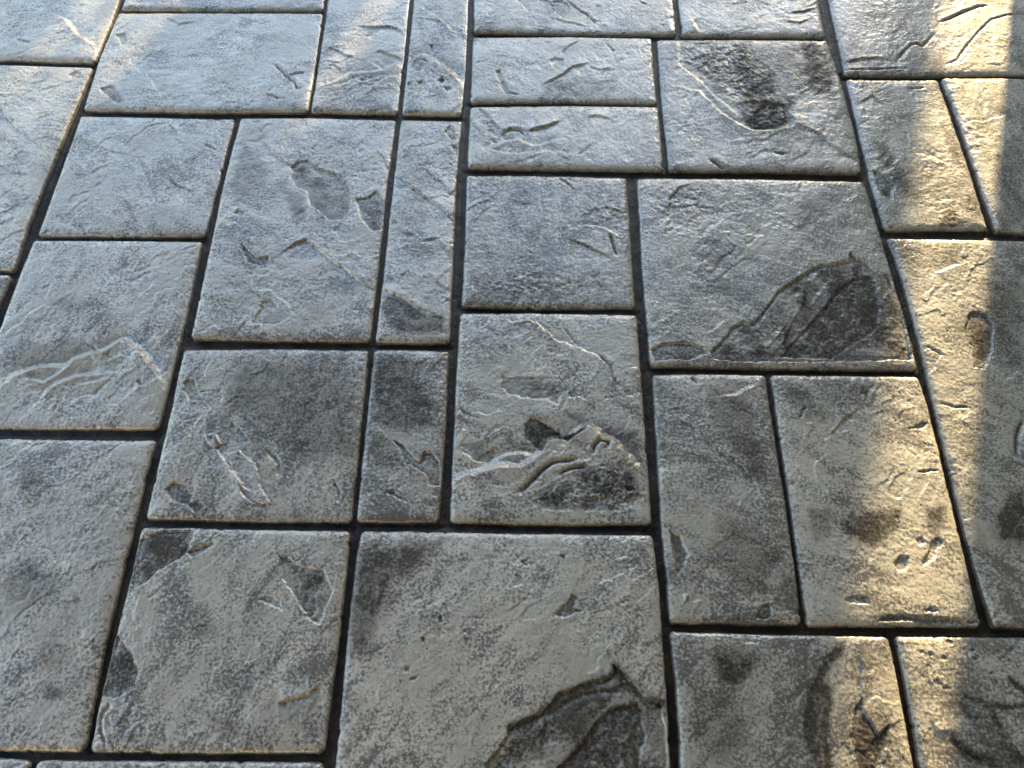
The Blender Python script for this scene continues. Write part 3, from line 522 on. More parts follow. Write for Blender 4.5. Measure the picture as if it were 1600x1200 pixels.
# ------------------------------------------------------------------ stone relief (millimetres)
def stone_relief(x, y, feats, seed, fine):
    """height in mm and pigment 0..1 on the flat of a stone"""
    rng = random.Random(seed)
    ang = rng.uniform(0.5, 1.1)                                     # cleavage runs diagonally
    ca, sa = math.cos(ang), math.sin(ang)
    u, v = x * ca + y * sa, -x * sa + y * ca
    h = 1.6 * fbm(x / 170, y / 170, seed, 3)
    wx = 9 * fbm(x / 40, y / 40, seed + 5, 3); wy = 9 * fbm(x / 40, y / 40, seed + 6, 3)
    # thin slate layers: soft stair steps whose fronts run along the cleavage
    base = fbm((u + wx) / 230, (v + wy) / 105, seed + 11, 4, 0.5) * 2.6
    st = np.floor(base); fr = base - st
    layer = st + smooth(0.43, 0.47, fr) * 1.0
    where = smooth(-0.10, 0.35, fbm(x / 110, y / 110, seed + 23, 2))
    h = h + 1.35 * (layer - base) * where
    # second, smaller set of flakes
    base = fbm((u + wx * 1.3) / 70, (v + wy * 1.3) / 34, seed + 31, 4, 0.55) * 2.6
    st = np.floor(base); fr = base - st
    h = h + 0.25 * (st + smooth(0.42, 0.50, fr) - base) * smooth(0.0, 0.4, fbm(x / 85, y / 85, seed + 37, 2))
    rough = np.full(x.shape, 0.40) + 0.45 * smooth(-0.1, 0.4, fbm(x / 95, y / 95, seed + 47, 2))
    pig = np.zeros(x.shape)
    # edge wobble shared by all traced features
    wob = 2.6 * fbm(x / 16, y / 16, seed + 41, 4, 0.68)
    for kind, pts, par in feats:
        if kind == 'chip':
            dep, stn, rgh, edge = par
            m = near(x, y, pts, 30)
            if not m.any(): continue
            sd = poly_sd(x[m], y[m], pts) + wob[m]
            k = smooth(-edge * 0.5, edge * 0.5 + 0.6, sd)
            if abs(dep) > 1:
                lip = np.exp(-np.abs(sd) / 5.0) * (sd > 0)
                h[m] -= 1.35 * dep * k * (0.72 + 0.28 * lip)
            else:
                h[m] -= dep * k
            rough[m] += rgh * smooth(0, 10 + 4 * edge, sd)
            pig[m] = np.clip(pig[m] + stn * (0.3 * smooth(-3.0, 3.0, sd) + 0.7 * smooth(-4.0, 16.0, sd)) * (1.05 + 1.1 * fbm(x[m] / 40, y[m] / 40, seed + 45, 3)), 0, 1)
        elif kind == 'scarp':
            H, W, E = par
            m = near(x, y, pts, max(3.2 * W, 110 if H >= 7 else 0))
            if not m.any(): continue
            d, s, t = seg_dist(x[m] + wob[m] * 0.9, y[m] + wob[m] * 0.9, pts)
            taper = np.clip(np.minimum(t, 1 - t) * 5 + 0.15, 0, 1)
            run = np.clip(d * s / (E * H), 0, 1)                     # crisp crest, sloping face
            k = 1 - (1 - run) ** 1.6
            top = 0.7 * H * np.exp(-np.clip(-d * s, 0, None) / (0.8 * W))
            bot = -0.75 * H * np.exp(-np.clip(d * s - E * H, 0, None) / W)
            h[m] += (top * (1 - k) + bot * k) * taper
            if H >= 7:                                              # fan of crinkled layers behind the main ridge
                q = np.clip(-d * s, 0, None) + 9 * fbm(x[m] / 30, y[m] / 30, seed + 83, 4, 0.6)
                f = q / 13.0 - np.floor(q / 13.0)
                fold = np.where(f < 0.16, f / 0.16, 1 - (f - 0.16) / 0.84)
                h[m] += 0.30 * H * (fold - 0.4) * np.exp(-np.clip(-d * s, 0, None) / 42) * (d * s < -3) * smooth(3, 10, d) * taper * smooth(-0.35, 0.15, fbm(x[m] / 45, y[m] / 45, seed + 87, 2))
        elif kind == 'groove':
            D, W, stn = par
            m = near(x, y, pts, 8 * W)
            if not m.any(): continue
            d, s, t = seg_dist(x[m] + wob[m] * 0.7, y[m] + wob[m] * 0.7, pts)
            taper = np.clip(np.minimum(t, 1 - t) * 6 + 0.1, 0, 1)
            q = np.exp(-(d / (0.75 * W)) ** 2)
            h[m] -= 1.3 * D * q * taper
            h[m] += 0.22 * D * np.exp(-((d - 2.0 * W) / W) ** 2) * taper * (s < 0)
            pig[m] = np.clip(pig[m] + stn * q * taper, 0, 1)
        elif kind == 'stain':
            S, soft = par
            m = near(x, y, pts, 30)
            if not m.any(): continue
            sd = poly_sd(x[m], y[m], pts) + 2.5 * wob[m]
            pig[m] = np.clip(pig[m] + S * smooth(-soft, soft, sd), 0, 1)
        elif kind == 'vein':
            S, W = par
            m = near(x, y, pts, 4 * W)
            if not m.any(): continue
            d, s, t = seg_dist(x[m] + wob[m], y[m] + wob[m], pts)
            q = np.exp(-(d / W) ** 2)
            pig[m] = np.clip(pig[m] + S * q, 0, 1)
            h[m] -= 1.0 * q
    # grain of the cast surface
    h = h + rough * (1.3 * fbm(x / 20, y / 20, seed + 51, 4, 0.62))
    if fine:
        h = h + (0.25 + rough) * 0.62 * fbm(x / 6.5, y / 6.5, seed + 57, 3, 0.75)
        pit = fbm(x / 4.5, y / 4.5, seed + 61, 1)
        h = h - 1.3 * smooth(0.40, 0.58, pit) * smooth(-0.25, 0.2, fbm(x / 70, y / 70, seed + 63, 2))
    return h, pig

def resample(pts, n):
    pts = np.array(pts, float)
    if len(pts) > 2:                                                # round the kinks of a measured edge
        seg = np.r_[0, np.cumsum(np.hypot(*np.diff(pts, axis=0).T))]
        t = np.linspace(0, seg[-1], 60)
        q = np.c_[np.interp(t, seg, pts[:, 0]), np.interp(t, seg, pts[:, 1])]
        for _ in range(30):
            q[1:-1] = 0.25 * q[:-2] + 0.5 * q[1:-1] + 0.25 * q[2:]
        pts = q
    seg = np.r_[0, np.cumsum(np.hypot(*np.diff(pts, axis=0).T))]
    t = n * seg[-1]
    return np.c_[np.interp(t, seg, pts[:, 0]), np.interp(t, seg, pts[:, 1])]

def outline(edges):
    far, right, nr, left = [resample(e, np.linspace(0, 1, 24)) for e in edges]
    return np.vstack([far[:-1], right[:-1], nr[::-1][:-1], left[::-1][:-1]])

def spacing(length, step, band=14.0, dense=1.3):
    """parameter values 0..1, closer together near both ends where the edge rolls over"""
    b = np.arange(0, band, dense)
    mid = np.linspace(band, length - band, max(3, int((length - 2 * band) / step)))
    return np.r_[b, mid, (length - b)[::-1]] / length

def grid_mesh(name, P, nu, nv, attrs):
    me = bpy.data.meshes.new(name)
    me.vertices.add(nu * nv)
    me.vertices.foreach_set('co', P.astype(np.float32).ravel())
    i = np.arange(nv - 1)[:, None] * nu + np.arange(nu - 1)[None, :]
    q = np.stack([i, i + nu, i + nu + 1, i + 1], -1).reshape(-1, 4)
    set_quads(me, q)
    for k, a in attrs.items():
        at = me.attributes.new(k, 'FLOAT', 'POINT')
        at.data.foreach_set('value', a.astype(np.float32).ravel())
    return me

def set_quads(me, q):
    n = len(q)
    me.loops.add(n * 4); me.polygons.add(n)
    me.loops.foreach_set('vertex_index', q.astype(np.int32).ravel())
    me.polygons.foreach_set('loop_start', np.arange(n, dtype=np.int32) * 4)
    me.polygons.foreach_set('loop_total', np.full(n, 4, np.int32))
    me.polygons.foreach_set('use_smooth', np.ones(n, bool))
    me.update(calc_edges=True)
    me.validate()

def stone_mesh(name, edges, feats, seed, step, fine=True):
    w = max(np.hypot(*(np.array(edges[0][0]) - np.array(edges[0][-1]))), 40)
    l = max(np.hypot(*(np.array(edges[3][0]) - np.array(edges[3][-1]))), 40)
    dense = 1.3 if fine else 3.5
    U, V = spacing(w, step, dense=dense), spacing(l, step, dense=dense)
    far, right, nr, left = resample(edges[0], U), resample(edges[1], V), resample(edges[2], U), resample(edges[3], V)
    u = U[None, :, None]; v = V[:, None, None]
    c00, c10, c01, c11 = far[0], far[-1], nr[0], nr[-1]
    P = ((1 - v) * far[None] + v * nr[None] + (1 - u) * left[:, None] + u * right[:, None]
         - ((1 - u) * (1 - v) * c00 + u * (1 - v) * c10 + (1 - u) * v * c01 + u * v * c11))
    x, y = P[..., 0].ravel(), P[..., 1].ravel()
    du = np.broadcast_to((np.minimum(U, 1 - U) * w)[None, :], P.shape[:2]).ravel()
    dv = np.broadcast_to((np.minimum(V, 1 - V) * l)[:, None], P.shape[:2]).ravel()
    # distance from the outline with rounded corners
    R = 9.0
    cx, cy = np.clip(R - du, 0, None), np.clip(R - dv, 0, None)
    d = np.where((du < R) & (dv < R), R - np.hypot(cx, cy), np.minimum(du, dv))
    d = d + 0.9 * fbm(x / 45, y / 45, seed + 71, 2) + 0.8 * fbm(x / 8, y / 8, seed + 73, 2)
    d = d - 1.6 * smooth(0.36, 0.60, fbm(x / 21, y / 21, seed + 75, 3, 0.6)) * (d < 14)      # nibbled arrises
    h, pig = stone_relief(x, y, feats, seed, fine)
    roll = 3.6 * np.exp(-np.clip(d - 1.5, 0, None) / 3.6) + 2.4 * np.exp(-np.clip(d - 1.5, 0, None) / 10.0)            # soft shoulder
    wall = 19.0 * (1 - smooth(-1.5, 2.0, d))                         # face of the joint
    z = h * smooth(0, 9, d) - roll - wall
    tr = random.Random(seed * 3 + 1)                                # each stone sits a little out of level
    z = z + tr.uniform(-0.6, 0.6) + (x - x.mean()) * tr.uniform(-0.006, 0.006) + (y - y.mean()) * tr.uniform(-0.006, 0.006)
    P3 = np.c_[x, y, z] / 1000.0
    # joint colour washed over the faces of the joint
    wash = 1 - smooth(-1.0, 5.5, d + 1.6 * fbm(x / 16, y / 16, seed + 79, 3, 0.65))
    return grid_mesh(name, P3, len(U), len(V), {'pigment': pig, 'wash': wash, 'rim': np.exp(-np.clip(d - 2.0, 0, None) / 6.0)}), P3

# ------------------------------------------------------------------ materials
def new_mat(name):
    m = bpy.data.materials.new(name); m.use_nodes = True
    nt = m.node_tree
    return m, nt, nt.nodes['Principled BSDF']

def N(nt, typ, **kw):
    n = nt.nodes.new(typ)
    for k, v in kw.items():
        if k in n.inputs: n.inputs[k].default_value = v
        else: setattr(n, k, v)
    return n

def mix(nt, fac, a, b, blend='MIX'):
    n = nt.nodes.new('ShaderNodeMix'); n.data_type = 'RGBA'; n.blend_type = blend
    for s, v in ((0, fac), (6, a), (7, b)):
        if hasattr(v, 'is_output'): nt.links.new(v, n.inputs[s])
        else: n.inputs[s].default_value = v if s == 0 else (*v, 1.0)
    return n.outputs[2]

def math_n(nt, op, a, b=None, c=None, clamp=False):
    n = nt.nodes.new('ShaderNodeMath'); n.operation = op; n.use_clamp = clamp
    for i, v in enumerate((a, b, c)):
        if v is None: continue
        if hasattr(v, 'is_output'): nt.links.new(v, n.inputs[i])
        else: n.inputs[i].default_value = v
    return n.outputs[0]

def ramp(nt, fac, lo, hi, a=0.0, b=1.0):
    n = nt.nodes.new('ShaderNodeMapRange'); n.interpolation_type = 'SMOOTHSTEP'
    nt.links.new(fac, n.inputs['Value'])
    for k, v in (('From Min', lo), ('From Max', hi), ('To Min', a), ('To Max', b)): n.inputs[k].default_value = v
    return n.outputs['Result']

def noise(nt, vec, scale, detail=5, rough=0.55, dist=0.0):
    n = N(nt, 'ShaderNodeTexNoise', Scale=scale, Detail=detail, Roughness=rough, Distortion=dist)
    nt.links.new(vec, n.inputs['Vector'])
    return n.outputs['Fac']

def stone_material():
    m, nt, bs = new_mat('sealed_slate_concrete')
    geo = N(nt, 'ShaderNodeNewGeometry'); pos = geo.outputs['Position']
    obj = N(nt, 'ShaderNodeObjectInfo')
    sep = N(nt, 'ShaderNodeSeparateColor'); nt.links.new(obj.outputs['Color'], sep.inputs['Color'])
    mott_amt, tone, warm = sep.outputs[0], sep.outputs[1], sep.outputs[2]
    pig = math_n(nt, 'MULTIPLY', N(nt, 'ShaderNodeAttribute', attribute_name='pigment').outputs['Fac'], 1.45, clamp=True)
    vr = N(nt, 'ShaderNodeVectorRotate', rotation_type='Z_AXIS'); nt.links.new(pos, vr.inputs['Vector'])
    nt.links.new(math_n(nt, 'MULTIPLY', obj.outputs['Random'], 3.1), vr.inputs['Angle'])
    mp = N(nt, 'ShaderNodeMapping'); nt.links.new(vr.outputs['Vector'], mp.inputs['Vector']); mp.inputs['Scale'].default_value = (1.0, 0.38, 1.0)
    streak = noise(nt, mp.outputs['Vector'], 34, 6, 0.72, 0.5)
    big = noise(nt, pos, 9, 4, 0.6, 0.4)
    med = noise(nt, pos, 38, 6, 0.68, 0.3)
    fin = noise(nt, pos, 230, 3, 0.6)
    mic = noise(nt, pos, 620, 2, 0.6)
    # cured concrete with hardener colour
    pale = mix(nt, ramp(nt, big, 0.35, 0.68), (0.325, 0.312, 0.278), (0.53, 0.513, 0.458))
    pale = mix(nt, warm, pale, (0.48, 0.435, 0.345))
    # release powder left in irregular clouds
    cloud = math_n(nt, 'ADD', math_n(nt, 'MULTIPLY', big, 0.5), math_n(nt, 'MULTIPLY', streak, 0.5))
    cloud = math_n(nt, 'ADD', cloud, math_n(nt, 'MULTIPLY', math_n(nt, 'SUBTRACT', fin, 0.5), 0.55))
    thr = math_n(nt, 'ADD', cloud, math_n(nt, 'MULTIPLY', math_n(nt, 'SUBTRACT', mott_amt, 0.5), 0.30))
    cl = ramp(nt, thr, 0.425, 0.62)
    col = mix(nt, math_n(nt, 'MULTIPLY', cl, 0.88), pale, (0.050, 0.046, 0.046))
    # rusty brown bloom
    rust = ramp(nt, noise(nt, pos, 17, 4, 0.65, 0.6), 0.56, 0.74)
    col = mix(nt, math_n(nt, 'MULTIPLY', rust, 0.30), col, (0.21, 0.135, 0.075))
    # dark stain patches traced on the stone, broken up by the grain
    pk = math_n(nt, 'ADD', pig, math_n(nt, 'MULTIPLY', math_n(nt, 'SUBTRACT', med, 0.5), math_n(nt, 'MULTIPLY', pig, 2.2)), clamp=True)
    pk = math_n(nt, 'ADD', pk, math_n(nt, 'MULTIPLY', math_n(nt, 'SUBTRACT', fin, 0.5), math_n(nt, 'MULTIPLY', pig, 1.2)), clamp=True)
    col = mix(nt, math_n(nt, 'MULTIPLY', pk, 0.92), col, (0.036, 0.030, 0.025))
    # brown joint wash carried over the shoulders
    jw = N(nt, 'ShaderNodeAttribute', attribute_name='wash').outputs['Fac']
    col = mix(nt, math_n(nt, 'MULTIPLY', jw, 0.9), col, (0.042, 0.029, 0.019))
    # pin-holes and pepper specks
    vo = N(nt, 'ShaderNodeTexVoronoi', Scale=170.0); nt.links.new(pos, vo.inputs['Vector'])
    dot = ramp(nt, vo.outputs['Distance'], 0.27, 0.12)
    sepv = N(nt, 'ShaderNodeSeparateColor'); nt.links.new(vo.outputs['Color'], sepv.inputs['Color'])
    keep = ramp(nt, math_n(nt, 'ADD', sepv.outputs[0], math_n(nt, 'MULTIPLY', math_n(nt, 'SUBTRACT', big, 0.5), 0.9)), 0.72, 0.80)
    dot = math_n(nt, 'MULTIPLY', dot, keep)
    col = mix(nt, math_n(nt, 'MULTIPLY', dot, 0.75), col, (0.05, 0.046, 0.042))
    spk = ramp(nt, mic, 0.56, 0.72)
    col = mix(nt, math_n(nt, 'MULTIPLY', spk, 0.6), col, (0.09, 0.085, 0.08))
    # overall tone of the stone
    hsv = N(nt, 'ShaderNodeHueSaturation'); nt.links.new(col, hsv.inputs['Color'])
    nt.links.new(math_n(nt, 'ADD', math_n(nt, 'MULTIPLY', tone, 0.68), 0.50), hsv.inputs['Value'])
    nt.links.new(hsv.outputs['Color'], bs.inputs['Base Color'])
    nt.links.new(ramp(nt, math_n(nt, 'ADD', math_n(nt, 'MULTIPLY', med, 0.6), math_n(nt, 'MULTIPLY', big, 0.4)), 0.3, 0.7, 0.40, 0.70), bs.inputs['Roughness'])
    nt.links.new(math_n(nt, 'SUBTRACT', 0.5, math_n(nt, 'MULTIPLY', pk, 0.35)), bs.inputs['Specular IOR Level'])
    bs.inputs['IOR'].default_value = 1.45
    cw = ramp(nt, noise(nt, pos, 13, 3, 0.6), 0.38, 0.62, 0.65, 1.0)
    cw = math_n(nt, 'MULTIPLY', cw, math_n(nt, 'SUBTRACT', 1.0, math_n(nt, 'MULTIPLY', pk, 0.85)))   # powdery patches took less sealer
    nt.links.new(cw, bs.inputs['Coat Weight'])                    # acrylic sealer
    nt.links.new(math_n(nt, 'ADD', math_n(nt, 'MULTIPLY', obj.outputs['Random'], 0.06), ramp(nt, med, 0.35, 0.65, 0.07, 0.13)), bs.inputs['Coat Roughness']); bs.inputs['Coat IOR'].default_value = 1.6
    rim = N(nt, 'ShaderNodeAttribute', attribute_name='rim').outputs['Fac']     # sealer pools over the shoulders
    hgt = math_n(nt, 'ADD', math_n(nt, 'MULTIPLY', fin, 0.9), math_n(nt, 'MULTIPLY', mic, 0.30))
    bp = N(nt, 'ShaderNodeBump', Strength=0.42, Distance=0.0020); nt.links.new(hgt, bp.inputs['Height'])
    nt.links.new(bp.outputs['Normal'], bs.inputs['Normal']); bp2 = N(nt, 'ShaderNodeBump', Strength=0.38, Distance=0.0022); nt.links.new(math_n(nt, 'SUBTRACT', 0.38, math_n(nt, 'MULTIPLY', rim, 0.34)), bp2.inputs['Strength']); nt.links.new(hgt, bp2.inputs['Height']); nt.links.new(bp2.outputs['Normal'], bs.inputs['Coat Normal'])   # the film levels the grain
    return m

def joint_material():
    m, nt, bs = new_mat('dark_joint')
    pos = N(nt, 'ShaderNodeNewGeometry').outputs['Position']
    a = noise(nt, pos, 26, 6, 0.6); b = noise(nt, pos, 260, 4, 0.6)
    col = mix(nt, ramp(nt, a, 0.4, 0.65), (0.006, 0.005, 0.005), (0.024, 0.017, 0.011))
    col = mix(nt, ramp(nt, b, 0.52, 0.7, 0, 0.6), col, (0.035, 0.027, 0.02))
    grit = ramp(nt, math_n(nt, 'ADD', noise(nt, pos, 520, 2, 0.6), math_n(nt, 'MULTIPLY', math_n(nt, 'SUBTRACT', a, 0.5), 0.5)), 0.62, 0.72)
    col = mix(nt, math_n(nt, 'MULTIPLY', grit, 0.25), col, (0.20, 0.16, 0.11))   # sand caught in the joint
    nt.links.new(col, bs.inputs['Base Color'])
    bs.inputs['Roughness'].default_value = 0.42
    bs.inputs['IOR'].default_value = 1.3
    bp = N(nt, 'ShaderNodeBump', Strength=0.6, Distance=0.002); nt.links.new(b, bp.inputs['Height'])
    nt.links.new(bp.outputs['Normal'], bs.inputs['Normal'])
    return m

def plain_material(name, c1, c2, scale, rough, stretch=(1, 1, 1)):
    m, nt, bs = new_mat(name)
    tc = N(nt, 'ShaderNodeTexCoord'); mp = N(nt, 'ShaderNodeMapping'); mp.inputs['Scale'].default_value = stretch
    nt.links.new(tc.outputs['Object'], mp.inputs['Vector'])
    f = noise(nt, mp.outputs['Vector'], scale, 6, 0.6)
    nt.links.new(mix(nt, ramp(nt, f, 0.35, 0.65), c1, c2), bs.inputs['Base Color'])
    bs.inputs['Roughness'].default_value = rough
    bp = N(nt, 'ShaderNodeBump', Strength=0.4, Distance=0.004); nt.links.new(f, bp.inputs['Height'])
    nt.links.new(bp.outputs['Normal'], bs.inputs['Normal'])
    return m

STONE, JOINT = stone_material(), joint_material()
LAWN = plain_material('lawn', (0.035, 0.06, 0.018), (0.07, 0.10, 0.03), 9, 0.9)
WALL = plain_material('render_wall', (0.46, 0.41, 0.34), (0.52, 0.47, 0.39), 14, 0.85)
ROOFM = plain_material('roof_shingle', (0.05, 0.045, 0.04), (0.09, 0.08, 0.07), 22, 0.8)
WOOD = plain_material('weathered_board', (0.11, 0.09, 0.07), (0.18, 0.15, 0.115), 5, 0.75, (8, 8, 0.6))

def link(o, parent=None):
    scene.collection.objects.link(o)
    if parent is not None: o.parent = parent
    return o

def box_obj(name, lo, hi, mat, parent=None, bevel=0.0):
    (x0, y0, z0), (x1, y1, z1) = lo, hi
    b = min(bevel, 0.45 * min(x1 - x0, y1 - y0, z1 - z0))
    vs_, fs_ = [], []
    vs_ = [(x, y, z) for x in (x0, x1) for y in (y0, y1) for z in (z0, z1)]
    fs_ = [(0, 1, 3, 2), (4, 6, 7, 5), (0, 4, 5, 1), (2, 3, 7, 6), (0, 2, 6, 4), (1, 5, 7, 3)]
    me = bpy.data.meshes.new(name); me.from_pydata(vs_, [], fs_)
    if b > 0:
        import bmesh
        bm = bmesh.new(); bm.from_mesh(me)
        bmesh.ops.bevel(bm, geom=bm.edges[:], offset=b, segments=2, affect='EDGES', profile=0.5)
        bm.to_mesh(me); bm.free()
    me.materials.append(mat)
    return link(bpy.data.objects.new(name, me), parent)

# ------------------------------------------------------------------ setting: lawn and patio slab with its joints
gm = bpy.data.meshes.new('ground')
gm.from_pydata([(-300, -300, -0.03), (300, -300, -0.03), (300, 300, -0.03), (-300, 300, -0.03)], [], [(0, 1, 2, 3)])
gm.materials.append(LAWN)
ground = link(bpy.data.objects.new('ground', gm)); ground['kind'] = 'structure'; ground['label'] = 'short lawn around the paved patio'

X0, X1, Y0, Y1 = -2350.0, 1650.0, -1150.0, 3300.0                    # patio extent in mm
outs = {k: outline(e) for k, e in STONES.items()}

def joint_bed():
    """floor of the joints between the measured stones: a hollow tooled strip, plus the slab under everything"""
    s = 3.0
    xs = np.arange(-1330, 1330, s); ys = np.arange(-120, 1800, s)
    gx, gy = np.meshgrid(xs, ys); px, py = gx.ravel(), gy.ravel()
    ins = np.full(px.shape, -1e3)
    for o in outs.values():
        pts = [tuple(p) for p in o[::2]]
        m = near(px, py, pts, 40)
        ins[m] = np.maximum(ins[m], poly_sd(px[m], py[m], pts))
    keep = (ins < 9) & (ins > -40)
    hollow = smooth(0, 9, -ins)
    z = -11.0 - 2.6 * hollow + 1.3 * fbm(px / 30, py / 30, 901, 3) + 0.7 * fbm(px / 7, py / 7, 903, 2)
    z += 0.5 * np.sin(ins * 1.15 + 2.0 * perlin(px / 60, py / 60, 907)) * smooth(0.05, 0.3, perlin(px / 120, py / 120, 909) + 0.2)
    idx = np.full(px.shape, -1); idx[keep] = np.arange(keep.sum())
    I = idx.reshape(gx.shape)
    q = np.stack([I[:-1, :-1], I[:-1, 1:], I[1:, 1:], I[1:, :-1]], -1).reshape(-1, 4)
    q = q[(q >= 0).all(1)]
    co = np.c_[px[keep], py[keep], z[keep]] / 1000.0
    n = len(co)
    zt, zb = -0.0168, -0.12
    slab = np.array([(x, y, zz) for zz in (zb, zt) for x, y in ((X0, Y0), (X1, Y0), (X1, Y1), (X0, Y1))], float)
    slab[:, :2] /= 1000.0
    q2 = np.array([(4, 5, 6, 7), (0, 3, 2, 1), (0, 1, 5, 4), (1, 2, 6, 5), (2, 3, 7, 6), (3, 0, 4, 7)]) + n
    me = bpy.data.meshes.new('patio')
    co = np.vstack([co, slab])
    me.vertices.add(len(co)); me.vertices.foreach_set('co', co.astype(np.float32).ravel())
    set_quads(me, np.vstack([q, q2]))
    me.materials.append(JOINT)
    return me

patio = link(bpy.data.objects.new('patio', joint_bed()))
patio['kind'] = 'structure'
patio['label'] = 'dark tooled joints of a stamped slate patio floor'

# ------------------------------------------------------------------ the stones
for i, (key, edges) in enumerate(STONES.items()):
    cy_ = sum(p[1] for p in edges[3]) / len(edges[3])
    step = 1.55 if cy_ < 700 else (1.9 if cy_ < 1150 else 2.3)
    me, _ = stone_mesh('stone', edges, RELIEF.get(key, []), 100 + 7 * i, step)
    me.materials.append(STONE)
    o = link(bpy.data.objects.new('stone', me), patio)
    mott, tone, warm, label = LOOK.get(key, (0.5, 0.5, 0.2, ''))
    o.color = (mott, tone, warm, 1.0)
    if label: o['label'] = label

def surrounding_stones():
    """the same ashlar bond carried on around the measured stones"""
    rng = random.Random(5)
    c = 20.0
    nx, ny = int((X1 - X0) / c), int((Y1 - Y0) / c)
    gx, gy = np.meshgrid(X0 + (np.arange(nx) + 0.5) * c, Y0 + (np.arange(ny) + 0.5) * c)
    occ = np.zeros(gx.shape, bool)
    for o in outs.values():
        pts = [tuple(p) for p in o[::2]]
        occ |= poly_sd(gx.ravel(), gy.ravel(), pts).reshape(gx.shape) > -9
    sizes = [(15, 15), (21, 15), (20, 20), (15, 20), (20, 10), (10, 20), (24, 16), (12, 12)]
    k = 0
    for j in range(ny):
        i = 0
        while i < nx:
            if occ[j, i]: i += 1; continue
            w0, h0 = rng.choice(sizes)
            w = 0
            while i + w < nx and w < w0 and not occ[j, i + w]: w += 1
            if i + w < nx and not occ[j, i + w:min(nx, i + w + 5)].all() and occ[j, i + w:min(nx, i + w + 5)].any():
                while i + w < nx and not occ[j, i + w]: w += 1
            h = 0
            while j + h < ny and h < h0 and not occ[j + h, i:i + w].any(): h += 1
            occ[j:j + h, i:i + w] = True
            if w >= 3 and h >= 3:
                a, b = X0 + i * c + 7, X0 + (i + w) * c - 7
                y0, y1 = Y0 + j * c + 7, Y0 + (j + h) * c - 7
                e = ([(a, y1), (b, y1)], [(b, y1), (b, y0)], [(a, y0), (b, y0)], [(a, y1), (a, y0)])
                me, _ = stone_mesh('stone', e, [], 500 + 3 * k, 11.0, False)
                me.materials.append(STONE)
                o = link(bpy.data.objects.new('stone', me), patio)
                o.color = (rng.uniform(0.35, 0.65), rng.uniform(0.4, 0.6), rng.uniform(0.1, 0.4), 1)
                k += 1
            i += max(w, 1)
surrounding_stones()

# ------------------------------------------------------------------ unseen blockers added to shade the patio: the house beside it and the fence beyond
def house_blocker(corner_x, corner_y):
    root = bpy.data.objects.new('house_blocker', None); link(root)  # unseen, added to edge the sun streak and darken reflections
    root.location = (corner_x, corner_y, -0.03)
    root['label'] = 'unseen tan rendered house with shallow eaves along the right of the patio'
    root['category'] = 'house_blocker'
    box_obj('wall', (0, -7.2, 0), (6.0, 0, 3.1), WALL, root, 0.01)
    box_obj('plinth', (-0.02, -7.22, 0), (6.02, 0.004, 0.18), ROOFM, root, 0.008)
    box_obj('wing_blocker', (-6.5, -7.2, 0), (-0.004, -6.0, 3.1), WALL, root, 0.01)  # unseen wing added to darken light from behind
    me = bpy.data.meshes.new('roof')
    a, z0, z1 = 0.28, 3.0, 4.6
    me.from_pydata([(-a, -7.5, z0), (6 + a, -7.5, z0), (6 + a, a, z0), (-a, a, z0), (3, -5.0, z1), (3, -2.5, z1),
                    (-a, -7.5, z0 + 0.16), (6 + a, -7.5, z0 + 0.16), (6 + a, a, z0 + 0.16), (-a, a, z0 + 0.16)], [],
                   [(3, 2, 1, 0), (0, 1, 7, 6), (1, 2, 8, 7), (2, 3, 9, 8), (3, 0, 6, 9),
                    (6, 7, 4), (7, 8, 5, 4), (8, 9, 5), (9, 6, 4, 5)])
    me.materials.append(ROOFM)
    link(bpy.data.objects.new('roof', me), root)
house_blocker(1.712, 3.450)

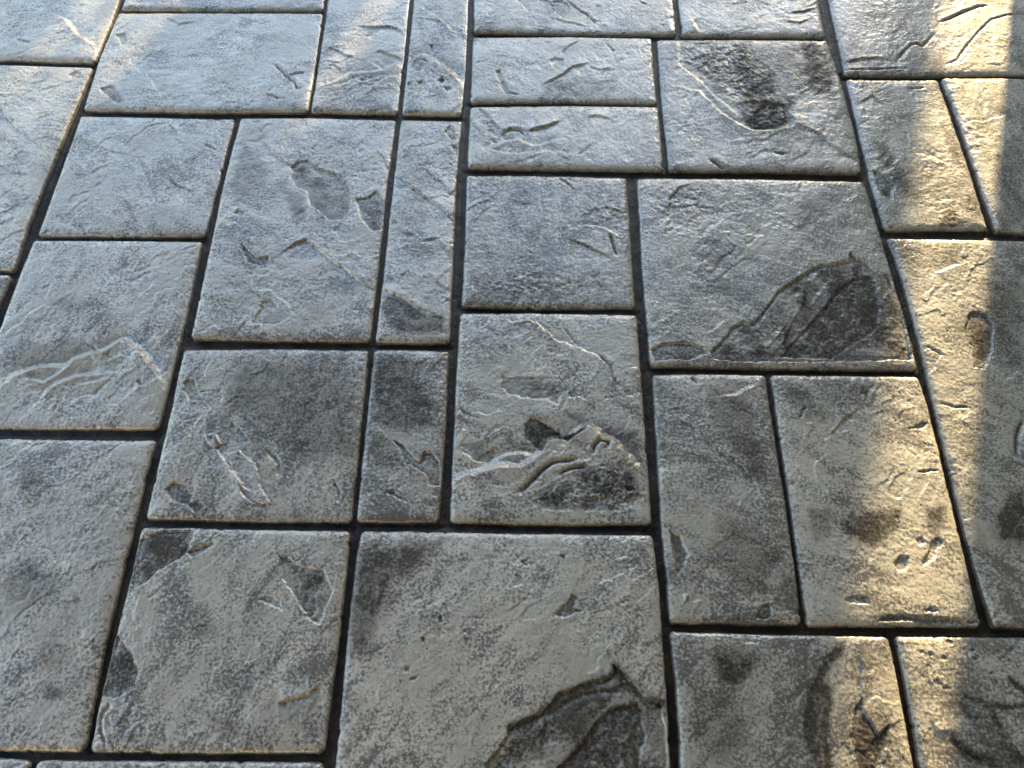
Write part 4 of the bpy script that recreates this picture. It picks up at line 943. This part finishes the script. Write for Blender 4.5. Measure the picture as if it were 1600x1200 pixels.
def fence_blocker(y, x_end, slits):
    """unseen, added close-boarded fence; slits are (centre, width) gaps placed to let thin sun streaks through"""
    root = bpy.data.objects.new('fence_blocker', None); link(root)
    root.location = (0, y, -0.03)
    root['label'] = 'unseen brown close-boarded wooden fence beyond the far edge of the patio'
    root['category'] = 'fence_blocker'
    top = 2.3
    box_obj('post', (x_end - 0.1, -0.05, 0), (x_end, 0.05, top + 0.06), WOOD, root, 0.006)
    x = x_end - 0.104
    lo_end = -7.5
    cuts = sorted([(c + w / 2, c - w / 2) for c, w in slits], reverse=True)
    while x > lo_end:
        w = 0.145
        nxt = x - w
        gap = 0.0
        for a, b in cuts:
            if nxt < a <= x:
                nxt, gap = a, a - b
                break
        if x - nxt > 0.006:
            box_obj('board', (nxt, -0.011, 0.04), (x, 0.011, top), WOOD, root, 0.003)
        if gap:
            box_obj('board', (nxt - gap - 0.02, 0.013, 1.74), (nxt + 0.02, 0.03, top), WOOD, root, 0.003)  # unseen, added over the slit to cut its sun streak short
        x = nxt - gap - (0 if gap else 0.0006)
    for px in (-2.4, -4.9, -7.4):
        box_obj('post', (px, 0.02, 0), (px + 0.1, 0.12, top + 0.06), WOOD, root, 0.006)
fence_blocker(8.500, 3.257, [(2.028, 0.03), (1.568, 0.035), (1.487, 0.04), (1.399, 0.04)])

def cover_blocker(x0, x1, y0, y1):
    """unseen flat lean-to cover, added to block overhead sky, on the house wall: deck boards on rafters, a beam and posts on the open side"""
    root = bpy.data.objects.new('cover_blocker', None); link(root)
    root['label'] = 'unseen flat wooden cover added to block overhead sky, resting on posts and the house wall'
    root['category'] = 'light blocker'
    box_obj('deck', (x0, y0, 2.72), (x1, y1, 2.78), WOOD, root, 0.005)
    box_obj('beam', (x0 + 0.1, y0 + 0.05, 2.42), (x0 + 0.2, y1 - 0.05, 2.60), WOOD, root, 0.006)
    n = int((y1 - y0) / 0.6)
    for k in range(n + 1):
        y = y0 + 0.06 + (y1 - y0 - 0.16) * k / n
        box_obj('rafter', (x0, y, 2.602), (x1, y + 0.045, 2.718), WOOD, root, 0.004)
    for y in (y1 - 0.2, y0 + 0.3):
        box_obj('post', (x0 + 0.1, y, -0.03), (x0 + 0.2, y + 0.1, 2.418), WOOD, root, 0.006)
cover_blocker(-2.3, 1.70, -3.6, 2.5)
